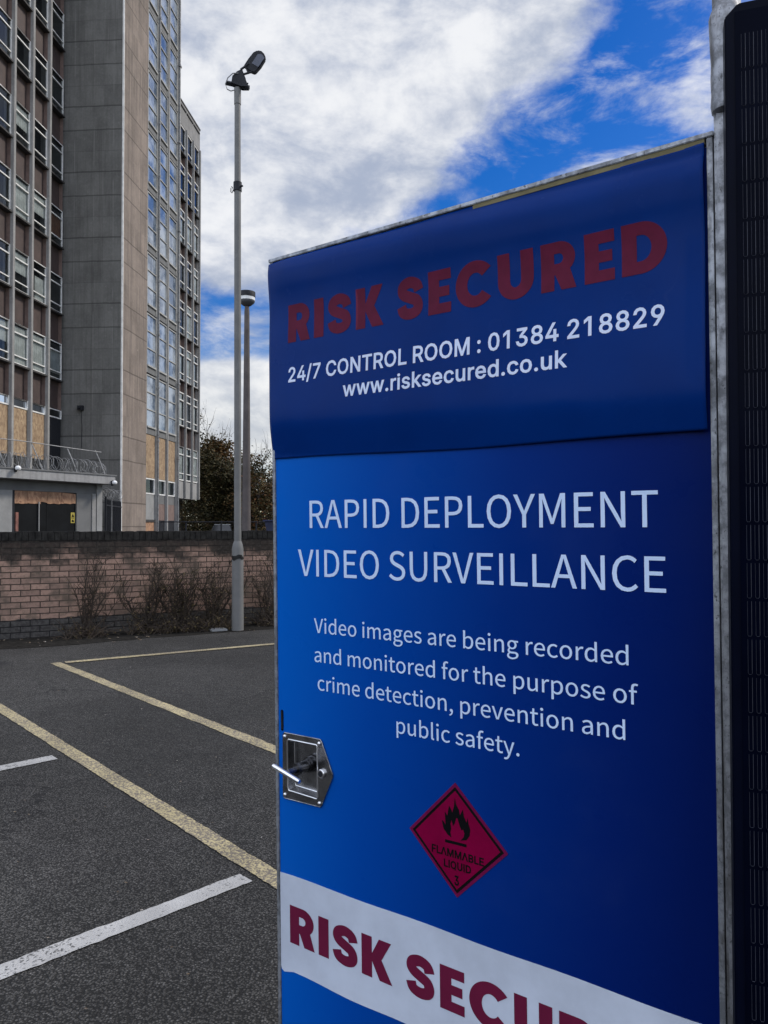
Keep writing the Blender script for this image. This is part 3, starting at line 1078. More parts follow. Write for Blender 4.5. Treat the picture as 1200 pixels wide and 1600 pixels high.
col_blinds = {(1, 3): 'half', (1, 2): 'grey', (1, 1): 'full', (0, 1): 'side', (0, 3): 'board', (2, 1): 'full', (2, 3): 'full', (2, 4): 'half'}
mb_sp = []
for i in range(6):
    x0, x1 = left_edges[i + 1] + .08, left_edges[i] - .08
    w = x1 - x0
    for k in range(FLOORS):
        z = SILL0 + PITCH * k
        if k == 0:
            # top light only, boards below
            f = MB()
            f.box(x0, x0 + .06, -.03, .05, z + 1.41, z + 1.84).box(x1 - .06, x1, -.05, .05, z + 1.41, z + 1.84)
            f.box(x0 + .06, x1 - .06, -.03, .05, z + 1.41, z + 1.47).box(x0 + .06, x1 - .06, -.03, .05, z + 1.79, z + 1.84)
            o = f.build('top_light', M['white_frame'], block)
            MB().face([(x0 + .06, .01, z + 1.47), (x1 - .06, .01, z + 1.47), (x1 - .06, .01, z + 1.79), (x0 + .06, .01, z + 1.79)]).build('pane', M['glass'], o)
            bd = MB()
            n = 2 if i else 1
            bd.box(x0 + .01, x1 - .01, .0, .03, z - .75, z + 1.39)
            bd.build('plywood_board', M['osb'] if i else M['steel_dark'], block)
            MB().box(x0 + .01, x1 - .01, .02, .06, z - 1.7, z - .76).build('dark_light', M['car_glass'], block)
        else:
            o = place(wa, 'a', x0, 0, z)
            kind = col_blinds.get((i, k))
            if kind is None and i > 1 and rw.random() < .4: kind = 'half'
            if kind == 'half': blind(o, w, .85, 1.75)
            elif kind == 'full': blind(o, w, .08, 1.75)
            elif kind == 'grey': blind(o, w, .1, 1.2, .5)
            elif kind == 'side': blind(o, w, .3, 1.4, .45)
            elif kind == 'board': blind(o, w, .42, 1.40, .08, None, 'board_red', .05)
        # spandrel above this window
        spandrel(x0, x1, z + 1.85, z + PITCH - .055)

for j in range(8):
    x0, x1 = far_edges[j + 1] + .075, far_edges[j] - .075
    w = x1 - x0
    for k in range(FLOORS):
        z = SILL0 + PITCH * k
        if j >= 4:
            # hidden behind the stair tower: a plain infill
            continue
        o = place(wb, 'b', x0, 0, z if k else z - .62)
        if k == 0:
            o.scale = (1, 1, 1.34)
        if k in (0, 1, 2, 3, 4, 5) and rw.random() < .85:
            blind(o, w, .1, 1.75, .08, w * rw.uniform(.55, .95), 'blind', .03)
        spandrel(x0, x1, z + 1.85, z + PITCH - .055)
MB().box(8.1, far_edges[4], .02, .4, 4.63, 30.7).build('wing_wall', M['parapet'], block)

for a in pending: hang_blind(*a)          # after every window has been copied

# stair tower glazing
for i, (x0, x1) in enumerate(ST):
    w = x1 - x0
    for k in range(8):
        z = 6.75 - .34 + PITCH * k
        o = place(wc, 'c', x0, -3.02, z)
        o.scale = (w / 1.38, 1, 1)
    MB().box(x0, x1, -2.96, -2.9, 33.25, 34.2).build('infill_panel', M['grey_panel'], block)
    MB().box(x0 + .01, x1 - .01, -3.0, -2.955, 4.02, 6.38).build('plywood_board', M['osb'], block)
    f = MB()
    f.box(x0, x0 + .06, -3.0, -2.92, 3.12, 4.0).box(x1 - .07, x1, -3.02, -2.92, 3.12, 4.0)
    f.box(x0 + .06, x1 - .07, -3.0, -2.92, 3.12, 3.19).box(x0 + .06, x1 - .07, -3.0, -2.92, 3.93, 4.0)
    o = f.build('small_window', M['white_frame'], block)
    MB().face([(x0 + .06, -2.95, 3.19), (x1 - .07, -2.95, 3.19), (x1 - .07, -2.95, 3.93), (x0 + .06, -2.95, 3.93)]).build('pane', M['glass'], o)
    if i == 0:
        MB().box(x0, x1, -2.98, -2.9, 1.72, 3.11).build('infill_panel', M['pale_panel'], block)
        MB().box(x0, x1, -3.04, -2.9, 1.60, 1.715).build('sill', M['sill'], block)
        MB().box(x0, x1, -2.98, -2.9, 0, 1.595).build('plywood_board', M['osb_orange'], block)
    else:
        MB().box(x0, x1, -2.97, -2.9, 2.62, 3.11).build('dark_light', M['grey_panel'], block)
        MB().box(x0, x1, -2.98, -2.9, 1.68, 2.61).build('infill_panel', M['reveal'], block)
        MB().box(x0, x1, -2.96, -2.9, 0, 1.675).build('plywood_board', M['steel_dark'], block)

# cast iron rainwater pipe down the tower corner fin, with its clamps
mb = MB()
mb.tube([(4.74, -3.165, z) for z in (0, 10, 20, 30, 35)], .04, 8)
for z in range(3, 34, 3):
    mb.box(4.67, 4.81, -3.215, -3.126, z + .1, z + .22)
mb.build('rain_pipe', M['wire'], block)
mb = MB()
mb.tube([(7.96, -3.17, z) for z in (0, 10, 20, 30, 35)], .05, 8)
for z in (5.4, 9.9, 13.7, 19.2, 24.6, 29.3):
    mb.box(7.84, 8.10, -3.24, -3.126, z, z + .12)
mb.build('rain_pipe', M['wire'], block)
# dark lantern on the tower front with its cable
mb = MB()
mb.box(-.10, .08, -1.10, -.82, 7.20, 7.42)
mb.box(-.20, .02, -1.0, -.92, 7.28, 7.34)
mb.tube([(.06, -.96, 7.2), (.07, -1.0, 6.4), (.07, -.98, 5.2)], .016, 6)
tag(mb.build('wall_lantern', M['steel_dark'], block))

# ------------------------------------------------------------------ entrance block with the flat roof
PA = math.atan2(.8872, .4614)
porch = empty('entrance_block', 'single storey flat roofed entrance with boarded doors in front of the office block', 'building', (-14.5, 29.0, 0), PA)
MB().box(-3.2, 5.64, 0, 4.6, 3.21, 3.575).build('roof_slab', M['fascia'], porch, False, .012)
MB().box(-3.25, 5.69, -.04, 4.6, 3.577, 3.63).build('roof_edging', M['grey_panel'], porch)
MB().box(-3.2, 5.38, .62, .80, 2.79, 3.205).build('lintel', M['grey_panel'], porch)
MB().box(-3.2, .97, .60, .80, 0, 2.785).build('wall_panel', M['pale_panel'], porch)
MB().box(4.06, 4.84, .60, .80, 0, 2.785).build('wall_panel', M['grey_panel'], porch)
MB().box(4.86, 5.06, .56, .80, 0, 2.785).build('pilaster', M['fin'], porch)
MB().box(5.10, 5.40, .54, 4.5, 0, 3.20).build('end_wall', M['pale_panel'], porch)
MB().box(.98, 1.05, .58, .80, 0, 2.785).build('door_jamb', M['steel_dark'], porch)
mb = MB()
mb.box(1.06, 2.57, .66, .70, 0, 2.33)
mb.box(2.59, 4.04, .665, .70, 0, 2.36)
mb.build('hoarding', M['black_board'], porch)
for a, b, z0 in ((1.06, 1.66, 2.30), (1.67, 2.3, 2.31), (2.31, 2.60, 2.38), (2.61, 3.3, 2.33), (3.31, 4.04, 2.35)):
    m = MB()
    pts = [(a, .64, 2.78), (b, .64, 2.74 if a > 3 else 2.78)]
    n = 8
    low = [(b - (b - a) * i / n, .64, z0 - .03 + .05 * noise.noise((b - (b - a) * i / n * 5, 1, 1))) for i in range(n + 1)]
    m.prism(pts + low, (0, .018, 0))
    m.build('plywood_board', M['osb_orange'], porch)
MB().box(2.18, 2.215, .60, .635, 0, 2.36).build('prop', M['pale_panel'], porch)
MB().box(1.10, 1.22, .57, .64, 0, 1.92).build('short_post', M['rust_post'], porch)
sgn = MB().box(3.80, 4.0, .648, .658, 1.50, 1.95).build('warning_sign', M['yellow_sign'], porch)
mb = MB()
mb.prism([(3.83, .645, 1.76), (3.97, .645, 1.76), (3.90, .645, 1.90)], (0, .002, 0))
mb.box(3.83, 3.97, .645, .647, 1.70, 1.73)
mb.prism([(3.84, .645, 1.54), (3.96, .645, 1.54), (3.96, .645, 1.60), (3.90, .645, 1.66), (3.84, .645, 1.60)], (0, .002, 0))
mb.build('pictogram', M['black_print'], sgn)


# lamps on the fascia
def fascia_lamp(x, z, label):
    root = empty('security_light', label, 'light', (0, 0, 0), 0, 'security lights on the entrance roof')
    root.matrix_world = Matrix.Translation((-14.5, 29, 0)) @ Matrix.Rotation(PA, 4, 'Z') @ Matrix.Translation((x, -.04, z))
    MB().box(-.05, .05, -.02, .035, -.16, .06).build('mount', M['steel_dark'], root)
    MB().lathe([(.03, .0), (.09, .02), (.115, .07), (.10, .13), (.05, .17), (.01, .18)], 14, (0, -.14, -.10)).build('lamp_globe', M['white_plastic'], root, True)
    MB().box(-.02, .02, -.13, -.021, .05, .08).build('arm', M['steel_dark'], root)
    return root


fascia_lamp(.62, 3.62, 'round white security light above the boarded entrance doors')
fascia_lamp(5.42, 3.30, 'round white security light at the outer corner of the flat roof')

# railing with razor wire along the roof edge
rail = empty('roof_railing', 'thin steel railing with leaning posts along the flat roof edge', 'railing', (-14.5, 29, 3.63), PA)
MB().tube([(-3.2, .35, 1.08), (1.0, .35, 1.10), (3.6, .35, 1.02), (5.1, .30, .98)], .020, 6).build('top_rail', M['wire'], rail)
for x in (-1.9, .1, 1.75, 3.45, 4.95):
    MB().tube([(x - .10, .40, 1.06), (x + .05, .25, .55), (x + .2, .12, 0)], .026, 6).build('post', M['wire'], rail)


def coil(name, pts0, r, turns, label, seed, wr=.011, group=None, loc=(0, 0, 0), rot=0.0):
    rnd = random.Random(seed)
    root = empty(name, label, 'razor wire', loc, rot, group)
    m = MB()
    a, b = Vector(pts0[0]), Vector(pts0[1])
    d = (b - a).normalized()
    u = d.cross(Vector((0, 0, 1))).normalized()
    w = u.cross(d)
    pts = []
    n = int(turns * 18)
    for i in range(n + 1):
        f = i / n
        th = f * turns * 2 * math.pi
        rr = r * (1 + .45 * noise.noise((f * turns * 1.3, seed, 0)))
        pts.append(a.lerp(b, f) + d * .34 * noise.noise((f * turns * 2.1, seed, 4)) + (u * math.cos(th) + w * math.sin(th)) * rr + Vector((0, 0, .04 * noise.noise((f * turns, 9, seed)))))
    m.tube(pts, wr, 4, False)
    for i in range(0, n, 2):
        p = pts[i]
        v = Vector((rnd.uniform(-1, 1), rnd.uniform(-1, 1), rnd.uniform(-1, 1))).normalized() * .045
        s = v.cross(Vector((0, 0, 1))).normalized() * .012
        m.face([p - v, p + s, p + v, p - s])
    m.build('wire', M['wire'], root)
    return root


coil('razor_wire', ((-3.0, .35, .33), (4.9, .35, .30)), .29, 52, 'coiled razor wire along the edge of the flat entrance roof', 4, .010, 'razor wire coils', (-14.5, 29, 3.63), PA)
coil('razor_wire', ((5.0, .35, .30), (5.62, .9, .10)), .26, 4, 'loose razor wire loops hanging past the corner of the flat roof', 8, .010, 'razor wire coils', (-14.5, 29, 3.63), PA)
coil('razor_wire', ((-.25, 0, 2.80), (.25, 1.6, 2.82)), .24, 12, 'tight razor wire bundle on top of the dark railing gate', 6, .011, 'razor wire coils', (-12.55, 34.6, 0), R(10))

gate = empty('railing_gate', 'dark vertical bar gate between the entrance block and the stair tower', 'gate', (-12.50, 34.5, 0), math.atan2(3.85, -.62))
for i in range(28):
    xx = i * .14
    MB().box(xx, xx + .03, -.015, .015, .05, 2.55 + .05 * (i % 2)).build('bar', M['steel_dark'], gate)
MB().box(-.05, 3.86, -.03, -.016, .35, .41).build('rail', M['steel_dark'], gate)
MB().box(-.05, 3.86, -.03, -.016, 2.28, 2.34).build('rail', M['steel_dark'], gate)
for xx in (-.10, 1.22):
    MB().box(xx, xx + .07, -.045, .035, 0, 2.7).build('post', M['wire'] if xx > 0 else M['steel_dark'], gate)


# ------------------------------------------------------------------ trees beyond the yard
def tree(x, y, h, cr, leaves, mat, label, seed, bare=0.0, low=.12, size=.20, trunk=.22):
    rnd = random.Random(seed)
    root = empty('tree', label, 'tree', (x, y, 0), rnd.uniform(0, 6), 'trees beyond the yard')
    tb, lf = MB(), MB()
    tips = []

    def branch(p, d, L, r, lev):
        pts = [p]
        k = 4
        q = p.copy()
        dd = d.copy()
        for j in range(k):
            dd = (dd + Vector((rnd.uniform(-.22, .22), rnd.uniform(-.22, .22), rnd.uniform(-.06, .16)))).normalized()
            q = q + dd * L / k
            pts.append(q.copy())
        tb.tube(pts, [r * (1 - .55 * j / k) for j in range(k + 1)], 6 if lev < 2 else 4, False)
        if lev >= 2: tips.extend(pts[1:])
        if lev >= 4: return
        for c in range(3 if lev < 3 else 2):
            f = rnd.uniform(.35, 1.0)
            i = min(k, max(1, int(round(f * k))))
            a = rnd.uniform(0, 6.3)
            nd = (dd * .75 + Vector((math.cos(a), math.sin(a), rnd.uniform(.0, .55))) * .8).normalized()
            branch(pts[i], nd, L * rnd.uniform(.55, .78), r * .5, lev + 1)
        branch(pts[-1], (dd + Vector((rnd.uniform(-.3, .3), rnd.uniform(-.3, .3), .25))).normalized(), L * .7, r * .46, lev + 1)
    branch(Vector((0, 0, 0)), Vector((0, 0, 1)), h * .36, trunk, 0)
    # scale the skeleton to the wanted height and spread
    zm = sorted(p.z for p in tips)[int(len(tips) * .985)]
    rm = sorted(math.hypot(p.x, p.y) for p in tips)[int(len(tips) * .80)]
    sx, sz = cr / rm, h / zm
    tb.v = [(a * (sx if c > h * .2 else 1 + (sx - 1) * c / (h * .2)), b * (sx if c > h * .2 else 1 + (sx - 1) * c / (h * .2)), c * sz) for a, b, c in tb.v]
    tips = [Vector((p.x * sx, p.y * sx, p.z * sz)) for p in tips]
    tb.build('trunk', M['bark'], root)
    cl = []
    for p in tips:
        if p.z < h * (1 - bare) and rnd.random() < .8: cl.append((p, rnd.uniform(.35, .95)))
    # skirt of low growth so the crown reaches down
    for i in range(int(len(cl) * .75)):
        a = rnd.uniform(0, 6.3)
        rr = cr * math.sqrt(rnd.random()) * 1.0
        cl.append((Vector((math.cos(a) * rr, math.sin(a) * rr, h * rnd.uniform(low, .80))), rnd.uniform(.4, 1.0)))
    for i in range(leaves):
        p, s = cl[rnd.randrange(len(cl))]
        v = Vector((rnd.gauss(0, 1), rnd.gauss(0, 1), rnd.gauss(0, .8))) * s * .55
        q = p + v
        if q.z < .3: q.z = .3
        a = rnd.uniform(0, 6.3)
        u = Vector((math.cos(a), math.sin(a), rnd.uniform(-.8, .8))).normalized() * size * rnd.uniform(.5, 1.2)
        w = u.cross(Vector((rnd.uniform(-1, 1), rnd.uniform(-1, 1), rnd.uniform(.2, 1)))).normalized() * size * .45
        lf.face([q - u, q + w, q + u, q - w])
    if lf.f: lf.build('crown', M[mat], root)
    return root


tree(-16.0, 74, 10.2, 3.6, 21000, 'leaf_autumn', 'full russet and olive autumn tree right behind the mast', 31, .10, .02, .20)
tree(-17.6, 82, 14.2, 3.6, 1100, 'leaf_green', 'almost bare tree whose branches rise above the russet tree', 32, .40, .25, .14)
tree(-17.3, 66, 11.4, 2.7, 13000, 'leaf_green', 'dark leafy tree close beside the end of the office block', 33, .0, .03, .15)
tree(-13.3, 70, 7.6, 3.4, 15000, 'leaf_green', 'low dense dark tree to the right of the brown lamp column', 34, .0, .02, .17)
tree(-12.3, 84, 10.6, 3.0, 1900, 'leaf_green', 'sparse tall tree showing through gaps beside the blue cabinet', 35, .12, .2, .15)
tree(-9.6, 66, 5.8, 2.6, 5000, 'leaf_autumn', 'small golden brown tree next to the cabinet edge', 36, .0, .02, .16)
tree(-5.6, 72, 9.4, 3.6, 6500, 'leaf_green', 'dark tree hidden from view behind the cabinet', 37, .0, .02, .18)
tree(-20.6, 90, 9.0, 4.2, 6500, 'leaf_green', 'dark tree seen beneath the raised end of the office block', 38, .0, .02, .18)

# far woodland on the horizon; the unseen part behind is added to darken reflections
mb = MB()
rnd = random.Random(77)
for i in range(9000):
    a = R(rnd.uniform(-60, 100))
    dist = rnd.uniform(150, 210)
    hh = 7 + 4 * noise.noise((a * 12, 0, 0)) + 2 * noise.noise((a * 40, 3, 0))
    p = Vector((math.sin(a) * dist, math.cos(a) * dist, rnd.random() * hh))
    u = Vector((rnd.uniform(-1, 1), rnd.uniform(-1, 1), rnd.uniform(-1, 1))).normalized() * rnd.uniform(.5, 1.3)
    w = u.cross(Vector((rnd.uniform(-1, 1), rnd.uniform(-1, 1), 1))).normalized() * .7
    mb.face([p - u, p + w, p + u, p - w])
for i in range(12000):
    a = R(rnd.uniform(100, 300))
    dist = rnd.uniform(55, 85)
    hh = 8 + 4 * noise.noise((a * 9, 0, 5)) + 3 * noise.noise((a * 30, 3, 2))
    p = Vector((math.sin(a) * dist, math.cos(a) * dist, rnd.random() * hh))
    u = Vector((rnd.uniform(-1, 1), rnd.uniform(-1, 1), rnd.uniform(-1, 1))).normalized() * rnd.uniform(.6, 1.5)
    w = u.cross(Vector((rnd.uniform(-1, 1), rnd.uniform(-1, 1), 1))).normalized() * .9
    mb.face([p - u, p + w, p + u, p - w])
tag(mb.build('far_woods', M['leaf_green']), 'distant dark woodland along the horizon, plus an added unseen belt behind the camera', 'woods', kind='stuff')

# ------------------------------------------------------------------ yard furniture behind the wall
fence = empty('yard_fence', 'dark metal fence rails running in front of the trees beyond the wall', 'fence', (-13.4, 44, 0), 0)
for z in (1.60, 1.05, .5):
    MB().tube([(0, 0, z), (16, 1.2, z)], .035, 6).build('rail', M['steel_dark'], fence)
for i in range(9):
    MB().box(i * 2 - .04, i * 2 + .04, .02 + i * .15, .10 + i * .15, 0, 1.66).build('post', M['steel_dark'], fence)

skip = empty('blue_skip', 'dark blue steel skip showing over the wall beside the cabinet', 'skip', (-3.30, 30.0, 0), 0)
MB().prism([(-.95, -.8, .25), (.95, -.8, .25), (1.25, -.8, 1.55), (-1.25, -.8, 1.55)], (0, 1.7, 0)).build('body', M['skip_blue'], skip, False, .02)
mb = MB()
for x in (-.8, 0, .8):
    mb.box(x - .04, x + .04, -.86, -.801, .28, 1.5)
mb.build('rib', M['skip_blue'], skip)
MB().box(-1.30, 1.30, -.88, .95, 1.552, 1.61).build('rim', M['skip_blue'], skip, False, .01)
MB().box(-.8, .8, -.6, .7, 0, .249).build('skid', M['steel_dark'], skip)

car = empty('parked_car', 'silver hatchback parked beyond the wall, only its roof showing', 'car', (-13.0, 62, 0), R(8))
MB().prism([(-.82, -2.0, .32), (.82, -2.0, .32), (.86, -2.0, .75), (.80, -2.0, .95), (-.80, -2.0, .95), (-.86, -2.0, .75)], (0, 4.0, 0)).build('body', M['car_paint'], car, True, .06)
MB().prism([(-.78, -1.8, .952), (.78, -1.8, .952), (.62, -1.4, 1.42), (-.62, -1.4, 1.42)], (0, 2.6, 0)).build('window', M['car_glass'], car, True, .03)
MB().box(-.60, .60, -1.35, 1.1, 1.43, 1.50).build('roof', M['car_paint'], car, True, .03)
for sx in (-.70, .70):
    MB().box(sx - .09, sx + .09, -2.03, -2.003, .68, .86).build('tail_light', M['rust_post'], car)
    for yy in (-1.25, 1.25):
        w_ = MB()
        w_.tube([(sx - .10, yy, .32), (sx + .10, yy, .32)], .32, 20)
        wo = w_.build('wheel', M['rubber'], car, True)
        MB().tube([(sx - .105, yy, .32), (sx + .105, yy, .32)], .19, 16).build('rim', M['car_paint'], wo, True)

# ------------------------------------------------------------------ surveillance cabinet
FS = Vector((0.80576712, -0.59222005, 0.00384248))
FU = Vector((-0.01194708, -0.00976755, 0.99988092))
FN = Vector((-0.592112, -0.80571708, -0.01494567))
FO = Vector((-.217, 1.53, 1.4))
BS, BU, BH = .412, -1.385, -.31          # base point of the cabinet in face coordinates
CW = .8246


def face_root(name, label, cat, bs=BS, bu=BU, bh=BH):
    o = bpy.data.objects.new(name, None)
    C.objects.link(o)
    o.empty_display_size = .2
    p = FO + FS * bs + FU * bu + FN * bh
    m = Matrix((FS, -FN, FU)).transposed().to_4x4()
    m.translation = p
    o.matrix_world = m
    return tag(o, label, cat)


def L(s, u, h):
    """face coordinates (across, up, out of the door) to cabinet coordinates"""
    return Vector((s - BS, -(h - BH), u - BU))


class FB(MB):
    def fbox(s, s0, s1, u0, u1, h0, h1):
        a, b = L(s0, u0, h0), L(s1, u1, h1)
        return s.box(min(a.x, b.x), max(a.x, b.x), min(a.y, b.y), max(a.y, b.y), min(a.z, b.z), max(a.z, b.z))

    def fprism(s, poly, h0, h1):
        return s.prism([L(a, b, h0) for a, b in poly], L(0, 0, h1) - L(0, 0, h0))


